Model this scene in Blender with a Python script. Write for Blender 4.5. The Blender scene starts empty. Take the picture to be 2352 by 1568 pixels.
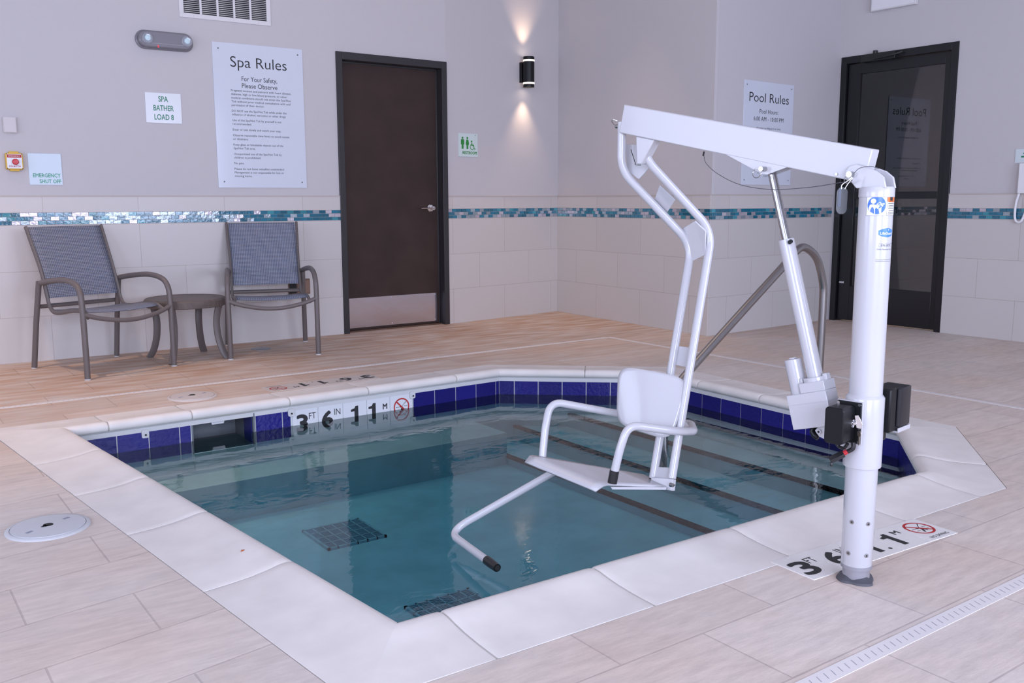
import bpy, bmesh, math, random
from mathutils import Matrix, Vector
random.seed(7)
SC = bpy.context.scene
COL = SC.collection
PI = math.pi

# ------------------------------------------------------------------ camera
CAM_H = 1.1
F_PX = 2135.56
R3 = Vector((0.81115027, -0.58482985, -0.00304544))
U3 = Vector((0.09011972, 0.11984618, 0.98869375))
F3 = Vector((0.57785264, 0.80225366, -0.14991796))
cd = bpy.data.cameras.new('camera'); cam = bpy.data.objects.new('camera', cd); COL.objects.link(cam)
cd.sensor_width = 36; cd.lens = 36 * F_PX / 2352; cd.clip_start = .05; cd.clip_end = 100
cam.matrix_world = Matrix(((R3.x, U3.x, -F3.x, 0), (R3.y, U3.y, -F3.y, 0), (R3.z, U3.z, -F3.z, CAM_H), (0, 0, 0, 1)))
SC.camera = cam
SC.view_settings.view_transform = 'Standard'
SC.view_settings.look = 'None'
SC.view_settings.gamma = 1
SC.view_settings.use_curve_mapping = False
SC.view_settings.exposure = 0.12

# ------------------------------------------------------------------ world and daylight
w = bpy.data.worlds.new('world'); SC.world = w; w.use_nodes = True
w.node_tree.nodes['Background'].inputs[0].default_value = (0.72, 0.80, 1.0, 1)
w.node_tree.nodes['Background'].inputs[1].default_value = 0.6

def area(name, loc, target, sx, sy, power, color):
    l = bpy.data.lights.new(name, 'AREA'); l.shape = 'RECTANGLE'; l.size = sx; l.size_y = sy
    l.energy = power; l.color = color
    o = bpy.data.objects.new(name, l); COL.objects.link(o)
    o.location = loc
    o.rotation_euler = (Vector(target) - Vector(loc)).to_track_quat('-Z', 'Y').to_euler()
    return o
DAY = (0.68, 0.75, 1.0)
WARM = (1.0, 0.66, 0.42)
area('daylight_left_wall_near', (-3.35, 0.4, 1.75), (0, 0.4, 1.55), 2.6, 2.0, 112, DAY)
area('daylight_left_wall_far', (-3.35, 4.2, 1.75), (0, 4.2, 1.55), 2.6, 2.0, 55, DAY)
area('daylight_front_wall_left', (-0.8, -3.35, 1.75), (-0.8, 0, 1.5), 3.0, 2.0, 235, DAY)
area('daylight_front_wall_right', (3.6, -3.35, 1.75), (3.6, 0, 1.5), 3.0, 2.0, 200, DAY)
area('ceiling_warm_fill', (3.2, 4.6, 4.12), (3.2, 4.6, 0), 2.2, 2.2, 14, (1.0, 0.80, 0.62))  # added fill that warms the back of the floor, no real panel
def downlight(name, loc, target, power, cone, soft=.06):
    l = bpy.data.lights.new(name, 'SPOT'); l.energy = power; l.color = WARM; l.spot_size = math.radians(cone); l.spot_blend = .8; l.shadow_soft_size = soft
    o = bpy.data.objects.new(name, l); COL.objects.link(o); o.location = loc
    o.rotation_euler = (Vector(target) - Vector(loc)).to_track_quat('-Z', 'Y').to_euler()
downlight('ceiling_downlight', (.45, 5.75, 4.1), (.55, 5.75, 0), 185, 62, .03)
downlight('ceiling_downlight', (5.0, 6.0, 4.1), (4.9, 6.1, 0), 95, 52)

# ------------------------------------------------------------------ helpers
def cp(px, py, fwd):
    """point seen at photo pixel px,py lying fwd metres along the camera axis"""
    x = (px - 1176) / F_PX; y = (784 - py) / F_PX
    return Vector((0, 0, CAM_H)) + (F3 + R3 * x + U3 * y) * fwd

class MB:
    """collects primitives and builds ONE mesh object"""
    def __init__(s): s.v = []; s.f = []; s.mi = []; s.cur = 0; s.M = Matrix.Identity(4); s.cols = []; s.col = None
    def add(s, verts, faces, m=None):
        b = len(s.v); M = s.M if m is None else s.M @ m
        s.v += [tuple(M @ Vector(v)) for v in verts]
        for f in faces:
            s.f.append([b + i for i in f]); s.mi.append(s.cur); s.cols.append(s.col)
    def box(s, x0, x1, y0, y1, z0, z1, m=None):
        v = [(x0,y0,z0),(x1,y0,z0),(x1,y1,z0),(x0,y1,z0),(x0,y0,z1),(x1,y0,z1),(x1,y1,z1),(x0,y1,z1)]
        s.add(v, [(0,3,2,1),(4,5,6,7),(0,1,5,4),(1,2,6,5),(2,3,7,6),(3,0,4,7)], m)
    def prism(s, poly, z0, z1, m=None):
        n = len(poly)
        a = sum(poly[i][0]*poly[(i+1)%n][1]-poly[(i+1)%n][0]*poly[i][1] for i in range(n))
        if a < 0: poly = poly[::-1]
        v = [(p[0],p[1],z0) for p in poly] + [(p[0],p[1],z1) for p in poly]
        s.add(v, [tuple(range(n))[::-1], tuple(range(n,2*n))] + [(i,(i+1)%n,n+(i+1)%n,n+i) for i in range(n)], m)
    def cyl(s, p0, p1, r0, r1=None, n=24, caps=True):
        s.tube([p0, p1], r0 if r1 is None else [r0, r1], n, caps)
    def tube(s, pts, r, n=16, caps=True, flat=None):
        pts = [Vector(p) for p in pts]; N = len(pts)
        rs = r if isinstance(r, (list, tuple)) else [r]*N
        tans = []
        for i in range(N):
            t = (pts[min(i+1,N-1)] - pts[max(i-1,0)])
            tans.append(t.normalized())
        up = Vector((0,0,1))
        if abs(tans[0].dot(up)) > .95: up = Vector((1,0,0))
        nrm = (up - tans[0]*up.dot(tans[0])).normalized()
        vs = []
        for i in range(N):
            if i: nrm = (nrm - tans[i]*nrm.dot(tans[i])).normalized()
            bn = tans[i].cross(nrm)
            for k in range(n):
                a = 2*PI*k/n
                ca, sa = math.cos(a), math.sin(a)
                if flat: ca *= flat[0]; sa *= flat[1]
                vs.append(pts[i] + (nrm*ca + bn*sa)*rs[i])
        fs = []
        for i in range(N-1):
            for k in range(n):
                a = i*n+k; b = i*n+(k+1)%n
                fs.append((a, b, b+n, a+n))
        if caps:
            fs.append(tuple(range(n))[::-1]); fs.append(tuple(range((N-1)*n, N*n)))
        s.add(vs, fs)
    def lathe(s, prof, n=32, m=None):
        vs = []; fs = []
        for r, z in prof:
            for k in range(n):
                a = 2*PI*k/n; vs.append((r*math.cos(a), r*math.sin(a), z))
        for i in range(len(prof)-1):
            for k in range(n):
                a = i*n+k; b = i*n+(k+1)%n
                fs.append((a, b, b+n, a+n))
        fs.append(tuple(range(n))[::-1]); fs.append(tuple(range((len(prof)-1)*n, len(prof)*n)))
        s.add(vs, fs, m)
    def grid(s, fn, nu, nv):
        vs = [fn(i/nu, j/nv) for j in range(nv+1) for i in range(nu+1)]
        fs = [(j*(nu+1)+i, j*(nu+1)+i+1, (j+1)*(nu+1)+i+1, (j+1)*(nu+1)+i) for j in range(nv) for i in range(nu)]
        s.add(vs, fs)
    def build(s, name, mats, parent=None, bevel=0, smooth=35, solid=0, doubles=False):
        me = bpy.data.meshes.new(name); me.from_pydata(s.v, [], s.f)
        if not isinstance(mats, (list, tuple)): mats = [mats]
        for m in mats: me.materials.append(m)
        me.polygons.foreach_set('material_index', s.mi)
        if any(c is not None for c in s.cols):
            ca = me.color_attributes.new('Col', 'FLOAT_COLOR', 'CORNER')
            k = 0
            for p, c in zip(me.polygons, s.cols):
                for _ in p.vertices: ca.data[k].color = (*(c or (1,1,1)), 1); k += 1
        me.update()
        bm = bmesh.new(); bm.from_mesh(me)
        if doubles: bmesh.ops.remove_doubles(bm, verts=bm.verts, dist=1e-5)
        bmesh.ops.recalc_face_normals(bm, faces=bm.faces); bm.to_mesh(me); bm.free()
        if smooth:
            me.polygons.foreach_set('use_smooth', [True]*len(me.polygons))
            me.set_sharp_from_angle(angle=math.radians(smooth))
        o = bpy.data.objects.new(name, me); COL.objects.link(o)
        if parent: o.parent = parent
        if solid:
            md = o.modifiers.new('solid', 'SOLIDIFY'); md.thickness = solid; md.offset = 0
        if bevel:
            md = o.modifiers.new('bevel', 'BEVEL'); md.width = bevel; md.segments = 2; md.limit_method = 'ANGLE'; md.angle_limit = math.radians(40)
            md.harden_normals = False
        return o

def tag(o, label, cat, group=None, kind=None):
    if label: o['label'] = label
    if cat: o['category'] = cat
    if group: o['group'] = group
    if kind: o['kind'] = kind
    return o
def struct(o, label=None):
    o['kind'] = 'structure'
    if label: o['label'] = label
    return o
def thing(name, label, cat, M=None, group=None):
    o = bpy.data.objects.new(name, None); COL.objects.link(o); o.empty_display_size = .1
    if M is not None: o.matrix_world = M
    return tag(o, label, cat, group)

def catmull(pts, sub=6):
    P = [Vector(p) for p in pts]; P = [P[0]*2-P[1]] + P + [P[-1]*2-P[-2]]; out = []
    for i in range(1, len(P)-2):
        for k in range(sub):
            t = k/sub
            out.append(0.5*((2*P[i]) + (P[i+1]-P[i-1])*t + (2*P[i-1]-5*P[i]+4*P[i+1]-P[i+2])*t*t + (3*P[i]-P[i-1]-3*P[i+1]+P[i+2])*t**3))
    out.append(P[-2]); return out
def fillet(pts, rads, seg=8):
    """polyline with rounded corners"""
    P = [Vector(p) for p in pts]; out = [P[0]]
    if not isinstance(rads, (list, tuple)): rads = [rads]*(len(P)-2)
    for i in range(1, len(P)-1):
        a = (P[i-1]-P[i]); b = (P[i+1]-P[i]); r = min(rads[i-1], a.length*.49, b.length*.49)
        p0 = P[i] + a.normalized()*r; p1 = P[i] + b.normalized()*r
        for k in range(seg+1):
            t = k/seg; out.append(p0*(1-t)**2 + P[i]*2*t*(1-t) + p1*t*t)
    out.append(P[-1]); return out
def plane_M(origin, xdir, ydir):
    x = Vector(xdir).normalized(); z = x.cross(Vector(ydir)).normalized(); y = z.cross(x)
    o = Vector(origin)
    return Matrix(((x.x,y.x,z.x,o.x),(x.y,y.y,z.y,o.y),(x.z,y.z,z.z,o.z),(0,0,0,1)))
def rrect(w, h, r, n=6, cx=0, cy=0):
    out = []
    for (sx, sy, a0) in ((1,1,0),(-1,1,PI/2),(-1,-1,PI),(1,-1,1.5*PI)):
        for k in range(n+1):
            a = a0 + PI/2*k/n
            out.append((cx + sx*(w/2-r) + r*math.cos(a), cy + sy*(h/2-r) + r*math.sin(a)))
    return out

# ------------------------------------------------------------------ lettering
def text_verts(body, res=2, bold=0.0):
    c = bpy.data.curves.new('t', 'FONT'); c.body = body; c.size = 1; c.resolution_u = res; c.offset = bold
    o = bpy.data.objects.new('t', c)
    me = bpy.data.meshes.new_from_object(o)
    v = [tuple(p.co) for p in me.vertices]; f = [tuple(p.vertices) for p in me.polygons]
    bpy.data.objects.remove(o); bpy.data.curves.remove(c); bpy.data.meshes.remove(me)
    return v, f
CAPH = 0.727
def write(mb, M, body, x, y, h, width=None, align='l', bold=0.0, res=2, z=0.0, wrap=None, rot=0, heavy=0):
    if heavy:
        for k in range(8):
            write(mb, M, body, x+heavy*math.cos(PI/4*k), y+heavy*math.sin(PI/4*k), h, width, align, 0, res, z+k*1e-6, wrap, rot)
        return
    if 'M' in body: bold = 0
    res = max(res, 2)
    """flat letters of cap height h on the plane M (x right, y up); y is the baseline"""
    v, f = text_verts(body, res, bold)
    if not v: return
    x0 = min(p[0] for p in v); x1 = max(p[0] for p in v)
    s = h/CAPH; sx = s if width is None else width/(x1-x0)
    W = (x1-x0)*sx
    ox = {'l': 0, 'c': -W/2, 'r': -W}[align]
    out = []
    for p in v:
        q = ((p[0]-x0)*sx+ox, p[1]*s)
        if rot: q = (q[0]*math.cos(rot)-q[1]*math.sin(rot), q[0]*math.sin(rot)+q[1]*math.cos(rot))
        q = (x+q[0], y+q[1])
        out.append(wrap(q) if wrap else (q[0], q[1], z))
    mb.add(out, f, M)
def one(mb, M, x, y, h, w_, z):
    sw = w_*.52
    poly(mb, M, [(x+w_-sw, y), (x+w_, y), (x+w_, y+h), (x+w_-sw*.72, y+h), (x+w_-sw, y+h*.86), (x, y+h*.80), (x, y+h*.67), (x+w_-sw, y+h*.67)], z)
def ring(mb, M, cx, cy, r, t, z, n=40, sx=1):
    vs = []; fs = []
    for k in range(n):
        a = 2*PI*k/n; vs += [(cx+sx*(r-t)*math.cos(a), cy+(r-t)*math.sin(a), z), (cx+sx*r*math.cos(a), cy+r*math.sin(a), z)]
    for k in range(n):
        j = (k+1)%n; fs.append((2*k, 2*k+1, 2*j+1, 2*j))
    mb.add(vs, fs, M)
def poly(mb, M, pts, z):
    mb.add([(p[0], p[1], z) for p in pts], [tuple(range(len(pts)))], M)
def disc(mb, M, cx, cy, r, z, n=24):
    poly(mb, M, [(cx+r*math.cos(2*PI*k/n), cy+r*math.sin(2*PI*k/n)) for k in range(n)], z)

# ------------------------------------------------------------------ materials
def new_mat(name):
    m = bpy.data.materials.new(name); m.use_nodes = True
    nt = m.node_tree; return m, nt, nt.nodes['Principled BSDF']
def N(nt, t, **kw):
    n = nt.nodes.new(t)
    for k, v in kw.items(): setattr(n, k, v)
    return n
def simple(name, col, rough=.5, metal=0, bump=0, bscale=60, coat=0, var=0, vscale=4, spec=None, stretch=None):
    m, nt, b = new_mat(name)
    b.inputs['Base Color'].default_value = (*col, 1); b.inputs['Roughness'].default_value = rough; b.inputs['Metallic'].default_value = metal
    if coat: b.inputs['Coat Weight'].default_value = coat; b.inputs['Coat Roughness'].default_value = .08
    if spec is not None: b.inputs['Specular IOR Level'].default_value = spec
    tc = N(nt, 'ShaderNodeTexCoord'); src = tc.outputs['Object']
    if stretch:
        mp = N(nt, 'ShaderNodeMapping'); mp.inputs['Scale'].default_value = stretch; nt.links.new(src, mp.inputs[0]); src = mp.outputs[0]
    if var:
        nz = N(nt, 'ShaderNodeTexNoise'); nz.inputs['Scale'].default_value = vscale; nz.inputs['Detail'].default_value = 5; nt.links.new(src, nz.inputs['Vector'])
        cr = N(nt, 'ShaderNodeValToRGB')
        cr.color_ramp.elements[0].position = .3; cr.color_ramp.elements[1].position = .7
        cr.color_ramp.elements[0].color = (*[c*(1-var) for c in col], 1); cr.color_ramp.elements[1].color = (*[min(1, c*(1+var)) for c in col], 1)
        nt.links.new(nz.outputs['Fac'], cr.inputs[0]); nt.links.new(cr.outputs[0], b.inputs['Base Color'])
    if bump:
        n2 = N(nt, 'ShaderNodeTexNoise'); n2.inputs['Scale'].default_value = bscale; n2.inputs['Detail'].default_value = 3; nt.links.new(src, n2.inputs['Vector'])
        bp = N(nt, 'ShaderNodeBump'); bp.inputs['Strength'].default_value = bump; bp.inputs['Distance'].default_value = .002
        nt.links.new(n2.outputs['Fac'], bp.inputs['Height']); nt.links.new(bp.outputs[0], b.inputs['Normal'])
    return m
def emit(name, col, strength):
    m, nt, b = new_mat(name)
    b.inputs['Base Color'].default_value = (*col, 1)
    b.inputs['Emission Color'].default_value = (*col, 1); b.inputs['Emission Strength'].default_value = strength
    return m
def vcol_mat(name, rough, metal=0, spec=.5, bump=0, coat=0):
    m, nt, b = new_mat(name)
    a = N(nt, 'ShaderNodeVertexColor'); a.layer_name = 'Col'
    nt.links.new(a.outputs[0], b.inputs['Base Color']); b.inputs['Roughness'].default_value = rough; b.inputs['Metallic'].default_value = metal
    b.inputs['Specular IOR Level'].default_value = spec; b.inputs['Coat Weight'].default_value = coat
    if bump:
        tc = N(nt, 'ShaderNodeTexCoord'); n2 = N(nt, 'ShaderNodeTexNoise'); n2.inputs['Scale'].default_value = 45; nt.links.new(tc.outputs['Object'], n2.inputs['Vector'])
        bp = N(nt, 'ShaderNodeBump'); bp.inputs['Strength'].default_value = bump; bp.inputs['Distance'].default_value = .004
        nt.links.new(n2.outputs['Fac'], bp.inputs['Height']); nt.links.new(bp.outputs[0], b.inputs['Normal'])
    return m

M_paint = simple('wall_paint', (.56, .535, .545), .75, bump=.25, bscale=160, spec=.3)
M_white = simple('white_powder_coat', (.55, .545, .57), .22, bump=.04, bscale=90, coat=.5)
M_whitep = simple('white_plastic', (.80, .80, .82), .4)
M_black = simple('black_plastic', (.006, .0065, .008), .38, spec=.3, bump=.05, bscale=300)
M_rubber = simple('black_rubber', (.012, .012, .014), .3)
M_steel = simple('polished_steel', (.46, .46, .47), .16, 1)
M_rail = simple('brushed_rail_steel', (.33, .315, .31), .27, 1, bump=.05, bscale=200)
M_chrome = simple('chrome', (.8, .8, .82), .08, 1)
M_kick = simple('brushed_kick_plate', (.68, .70, .80), .16, 1, bump=.9, bscale=2.2, stretch=(3, 3, .4))
M_doorw = simple('brown_door_veneer', (.044, .027, .023), .5, spec=.25, var=.14, vscale=5, stretch=(1, 1, .5))
M_frame = simple('black_door_frame', (.028, .026, .028), .38)
M_alu = simple('black_aluminium', (.008, .008, .010), .3)
M_ink = simple('black_ink', (.02, .02, .022), .6)
M_green = simple('green_ink', (.02, .22, .12), .6)
M_green2 = simple('bright_green_ink', (.02, .25, .04), .6)
M_red = simple('red_ink', (.45, .02, .02), .6)
M_redbtn = simple('red_button', (.55, .012, .02), .3)
M_yellow = simple('yellow_box', (.70, .45, .06), .5)
M_sign = simple('sign_panel', (.66, .70, .78), .12, bump=.06, bscale=9)
M_signw = simple('small_sign_panel', (.72, .75, .78), .25)
M_chairf = simple('taupe_chair_frame', (.135, .115, .110), .42, bump=.2, bscale=500)
M_coping = simple('cast_stone_coping', (.75, .705, .665), .55, var=.06, vscale=7, bump=.12, bscale=60)
M_grout = simple('white_grout', (.62, .62, .62), .8)
M_lid = simple('white_lid_plastic', (.56, .57, .59), .35)
M_marker = simple('white_marker_tile', (.78, .75, .72), .45)
M_decalblue = simple('decal_blue', (.05, .17, .60), .3)
M_decalor = simple('decal_orange', (.75, .16, .02), .3)
M_logoblue = simple('logo_blue', (.06, .22, .50), .3)
M_decalw = simple('decal_white', (.82, .82, .85), .3)
M_bronze = simple('brown_cover', (.16, .09, .06), .45, var=.3, vscale=30)
M_vent = simple('white_vent_metal', (.70, .69, .70), .45)
M_dark = simple('dark_void', (.015, .015, .016), .8)
M_elens = simple('emergency_housing', (.20, .19, .215), .25, coat=.4)
M_slot = simple('slot_grey', (.25, .27, .33), .6)
M_tray = simple('putty_sealant', (.075, .075, .09), .55, bump=.6, bscale=60)

def floor_mat():
    m, nt, b = new_mat('stone_floor_tile'); L = nt.links
    tc = N(nt, 'ShaderNodeTexCoord'); sep = N(nt, 'ShaderNodeSeparateXYZ'); L.new(tc.outputs['Object'], sep.inputs[0])
    # tile rows follow the slightly turned left pool edge on that side
    mx = N(nt, 'ShaderNodeMath', operation='MINIMUM'); L.new(sep.outputs[0], mx.inputs[0]); mx.inputs[1].default_value = 1.1
    s1 = N(nt, 'ShaderNodeMath', operation='SUBTRACT'); L.new(mx.outputs[0], s1.inputs[0]); s1.inputs[1].default_value = 1.1
    m1 = N(nt, 'ShaderNodeMath', operation='MULTIPLY'); L.new(s1.outputs[0], m1.inputs[0]); m1.inputs[1].default_value = -.16
    ad = N(nt, 'ShaderNodeMath', operation='ADD'); L.new(m1.outputs[0], ad.inputs[0]); L.new(sep.outputs[1], ad.inputs[1])
    lt = N(nt, 'ShaderNodeMath', operation='LESS_THAN'); L.new(sep.outputs[1], lt.inputs[0]); lt.inputs[1].default_value = 1.76
    m2 = N(nt, 'ShaderNodeMath', operation='MULTIPLY_ADD'); L.new(lt.outputs[0], m2.inputs[0]); m2.inputs[1].default_value = .087; L.new(ad.outputs[0], m2.inputs[2])
    off = N(nt, 'ShaderNodeMath', operation='ADD'); L.new(m2.outputs[0], off.inputs[0]); off.inputs[1].default_value = 5.6-.227+.28
    xo = N(nt, 'ShaderNodeMath', operation='ADD'); L.new(sep.outputs[0], xo.inputs[0]); xo.inputs[1].default_value = 11.2-.03
    cmb = N(nt, 'ShaderNodeCombineXYZ'); L.new(xo.outputs[0], cmb.inputs[0]); L.new(off.outputs[0], cmb.inputs[1])
    br = N(nt, 'ShaderNodeTexBrick'); L.new(cmb.outputs[0], br.inputs['Vector'])
    br.offset = .5; br.inputs['Scale'].default_value = 1; br.inputs['Brick Width'].default_value = .56; br.inputs['Row Height'].default_value = .28
    br.inputs['Mortar Size'].default_value = .0028; br.inputs['Mortar Smooth'].default_value = .2; br.inputs['Bias'].default_value = 0
    br.inputs['Color1'].default_value = (.70, .635, .585, 1); br.inputs['Color2'].default_value = (.64, .575, .525, 1); br.inputs['Mortar'].default_value = (.53, .47, .44, 1)
    mp = N(nt, 'ShaderNodeMapping'); mp.inputs['Scale'].default_value = (3, 14, 1); mp.inputs['Rotation'].default_value = (0, 0, .18); L.new(tc.outputs['Object'], mp.inputs[0])
    nz = N(nt, 'ShaderNodeTexNoise'); nz.inputs['Scale'].default_value = 2.2; nz.inputs['Detail'].default_value = 9; nz.inputs['Roughness'].default_value = .68; L.new(mp.outputs[0], nz.inputs['Vector'])
    cr = N(nt, 'ShaderNodeValToRGB'); e = cr.color_ramp.elements; e[0].position = .30; e[0].color = (.84, .83, .83, 1); e[1].position = .62; e[1].color = (1.04, 1.03, 1.02, 1)
    L.new(nz.outputs['Fac'], cr.inputs[0])
    n3 = N(nt, 'ShaderNodeTexNoise'); n3.inputs['Scale'].default_value = 1.6; n3.inputs['Detail'].default_value = 4; L.new(tc.outputs['Object'], n3.inputs['Vector'])
    c3 = N(nt, 'ShaderNodeValToRGB'); e = c3.color_ramp.elements; e[0].position = .35; e[0].color = (1.0, .93, .88, 1); e[1].position = .65; e[1].color = (1.0, 1.0, 1.0, 1); L.new(n3.outputs['Fac'], c3.inputs[0])
    mu = N(nt, 'ShaderNodeMix', data_type='RGBA', blend_type='MULTIPLY'); mu.inputs[0].default_value = 1; L.new(br.outputs['Color'], mu.inputs[6]); L.new(cr.outputs[0], mu.inputs[7])
    mu2 = N(nt, 'ShaderNodeMix', data_type='RGBA', blend_type='MULTIPLY'); mu2.inputs[0].default_value = 1; L.new(mu.outputs[2], mu2.inputs[6]); L.new(c3.outputs[0], mu2.inputs[7])
    # rusty mineral stains on the deck plus warm dimming painted in towards the back walls
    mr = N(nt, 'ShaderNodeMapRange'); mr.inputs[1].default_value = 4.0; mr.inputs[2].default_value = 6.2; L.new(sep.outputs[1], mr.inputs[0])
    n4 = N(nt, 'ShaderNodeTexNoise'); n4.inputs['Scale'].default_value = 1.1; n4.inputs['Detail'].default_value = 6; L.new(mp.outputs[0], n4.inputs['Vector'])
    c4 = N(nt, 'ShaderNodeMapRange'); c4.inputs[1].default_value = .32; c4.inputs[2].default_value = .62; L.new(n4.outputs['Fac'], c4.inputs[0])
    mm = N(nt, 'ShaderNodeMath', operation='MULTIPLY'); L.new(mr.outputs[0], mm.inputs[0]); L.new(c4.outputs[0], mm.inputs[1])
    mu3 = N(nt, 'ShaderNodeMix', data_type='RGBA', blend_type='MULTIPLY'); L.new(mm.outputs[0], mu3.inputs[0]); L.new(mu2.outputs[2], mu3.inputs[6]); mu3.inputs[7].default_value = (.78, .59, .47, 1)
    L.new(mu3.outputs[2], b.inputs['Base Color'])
    b.inputs['Roughness'].default_value = .62; b.inputs['Specular IOR Level'].default_value = .2
    bp = N(nt, 'ShaderNodeBump'); bp.inputs['Strength'].default_value = .35; bp.inputs['Distance'].default_value = .004; L.new(nz.outputs['Fac'], bp.inputs['Height'])
    bp2 = N(nt, 'ShaderNodeBump', invert=True); bp2.inputs['Strength'].default_value = .5; bp2.inputs['Distance'].default_value = .003; L.new(br.outputs['Fac'], bp2.inputs['Height']); L.new(bp.outputs[0], bp2.inputs['Normal'])
    L.new(bp2.outputs[0], b.inputs['Normal'])
    return m
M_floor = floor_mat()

def wains_mat():
    m, nt, b = new_mat('wainscot_tile'); L = nt.links
    uv = N(nt, 'ShaderNodeUVMap'); uv.uv_map = 'UVMap'
    br = N(nt, 'ShaderNodeTexBrick'); L.new(uv.outputs[0], br.inputs['Vector']); br.offset = .5
    br.inputs['Scale'].default_value = 1; br.inputs['Brick Width'].default_value = .626; br.inputs['Row Height'].default_value = .3135
    br.inputs['Mortar Size'].default_value = .0018; br.inputs['Mortar Smooth'].default_value = .1
    br.inputs['Color1'].default_value = (.60, .565, .545, 1); br.inputs['Color2'].default_value = (.575, .54, .52, 1); br.inputs['Mortar'].default_value = (.44, .38, .35, 1)
    L.new(br.outputs['Color'], b.inputs['Base Color']); b.inputs['Roughness'].default_value = .35; b.inputs['Specular IOR Level'].default_value = .45
    nz = N(nt, 'ShaderNodeTexNoise'); nz.inputs['Scale'].default_value = 5; L.new(uv.outputs[0], nz.inputs['Vector'])
    bp = N(nt, 'ShaderNodeBump'); bp.inputs['Strength'].default_value = .12; bp.inputs['Distance'].default_value = .01; L.new(nz.outputs['Fac'], bp.inputs['Height']); L.new(bp.outputs[0], b.inputs['Normal'])
    return m
M_wains = wains_mat()
M_mosaic = vcol_mat('glass_mosaic', .12, 0, .7, .25, .3)
M_pearl = vcol_mat('pearl_mosaic', .22, .45, .8, .5)
M_mgrout = simple('mosaic_grout', (.42, .40, .38), .8)
M_btile = vcol_mat('cobalt_pool_tile', .25, 0, .35, .5)

def water_mat():
    m = bpy.data.materials.new('pool_water'); m.use_nodes = True; nt = m.node_tree; L = nt.links
    for n in list(nt.nodes): nt.nodes.remove(n)
    out = N(nt, 'ShaderNodeOutputMaterial'); mix = N(nt, 'ShaderNodeMixShader')
    tr = N(nt, 'ShaderNodeBsdfTransparent'); tr.inputs[0].default_value = (.93, .98, .98, 1)
    gl = N(nt, 'ShaderNodeBsdfGlossy'); gl.inputs['Roughness'].default_value = .012
    tc = N(nt, 'ShaderNodeTexCoord'); mp = N(nt, 'ShaderNodeMapping'); mp.inputs['Scale'].default_value = (1.0, 1.7, 1); L.new(tc.outputs['Object'], mp.inputs[0])
    nz = N(nt, 'ShaderNodeTexNoise'); nz.inputs['Scale'].default_value = 5.5; nz.inputs['Detail'].default_value = 3; nz.inputs['Distortion'].default_value = .8; L.new(mp.outputs[0], nz.inputs['Vector'])
    bp = N(nt, 'ShaderNodeBump'); bp.inputs['Strength'].default_value = .065; bp.inputs['Distance'].default_value = .02; L.new(nz.outputs['Fac'], bp.inputs['Height'])
    fr = N(nt, 'ShaderNodeFresnel'); fr.inputs['IOR'].default_value = 1.47
    for q in (gl, fr): L.new(bp.outputs[0], q.inputs['Normal'])
    L.new(fr.outputs[0], mix.inputs[0]); L.new(tr.outputs[0], mix.inputs[1]); L.new(gl.outputs[0], mix.inputs[2]); L.new(mix.outputs[0], out.inputs['Surface'])
    va = N(nt, 'ShaderNodeVolumeAbsorption'); va.inputs['Color'].default_value = (.16, .80, .93, 1); va.inputs['Density'].default_value = 1.25
    L.new(va.outputs[0], out.inputs['Volume'])
    return m
M_water = water_mat()
M_plaster = simple('pool_plaster', (.74, .78, .79), .7, var=.10, vscale=5, bump=.1, bscale=40)

def glass_mat():
    m = bpy.data.materials.new('tinted_glass'); m.use_nodes = True; nt = m.node_tree; L = nt.links
    for n in list(nt.nodes): nt.nodes.remove(n)
    out = N(nt, 'ShaderNodeOutputMaterial'); mix = N(nt, 'ShaderNodeMixShader')
    tr = N(nt, 'ShaderNodeBsdfTransparent'); tr.inputs[0].default_value = (.42, .40, .40, 1)
    gl = N(nt, 'ShaderNodeBsdfGlossy'); gl.inputs['Roughness'].default_value = .01
    fr = N(nt, 'ShaderNodeFresnel'); fr.inputs['IOR'].default_value = 1.9
    L.new(fr.outputs[0], mix.inputs[0]); L.new(tr.outputs[0], mix.inputs[1]); L.new(gl.outputs[0], mix.inputs[2]); L.new(mix.outputs[0], out.inputs['Surface'])
    return m
M_glass = glass_mat()

def sling_mat():
    m, nt, b = new_mat('woven_sling_fabric'); L = nt.links
    uv = N(nt, 'ShaderNodeUVMap'); uv.uv_map = 'UVMap'
    ck = N(nt, 'ShaderNodeTexBrick'); L.new(uv.outputs[0], ck.inputs['Vector']); ck.offset = 0
    ck.inputs['Scale'].default_value = 1; ck.inputs['Brick Width'].default_value = .0125; ck.inputs['Row Height'].default_value = .0105; ck.inputs['Mortar Size'].default_value = .0024
    ck.inputs['Mortar Smooth'].default_value = .4
    ck.inputs['Color1'].default_value = (.25, .30, .42, 1); ck.inputs['Color2'].default_value = (.33, .33, .40, 1); ck.inputs['Mortar'].default_value = (.085, .095, .125, 1)
    L.new(ck.outputs['Color'], b.inputs['Base Color']); b.inputs['Roughness'].default_value = .55
    bp = N(nt, 'ShaderNodeBump', invert=True); bp.inputs['Strength'].default_value = .5; bp.inputs['Distance'].default_value = .002; L.new(ck.outputs['Fac'], bp.inputs['Height']); L.new(bp.outputs[0], b.inputs['Normal'])
    return m
M_sling = sling_mat()

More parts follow.
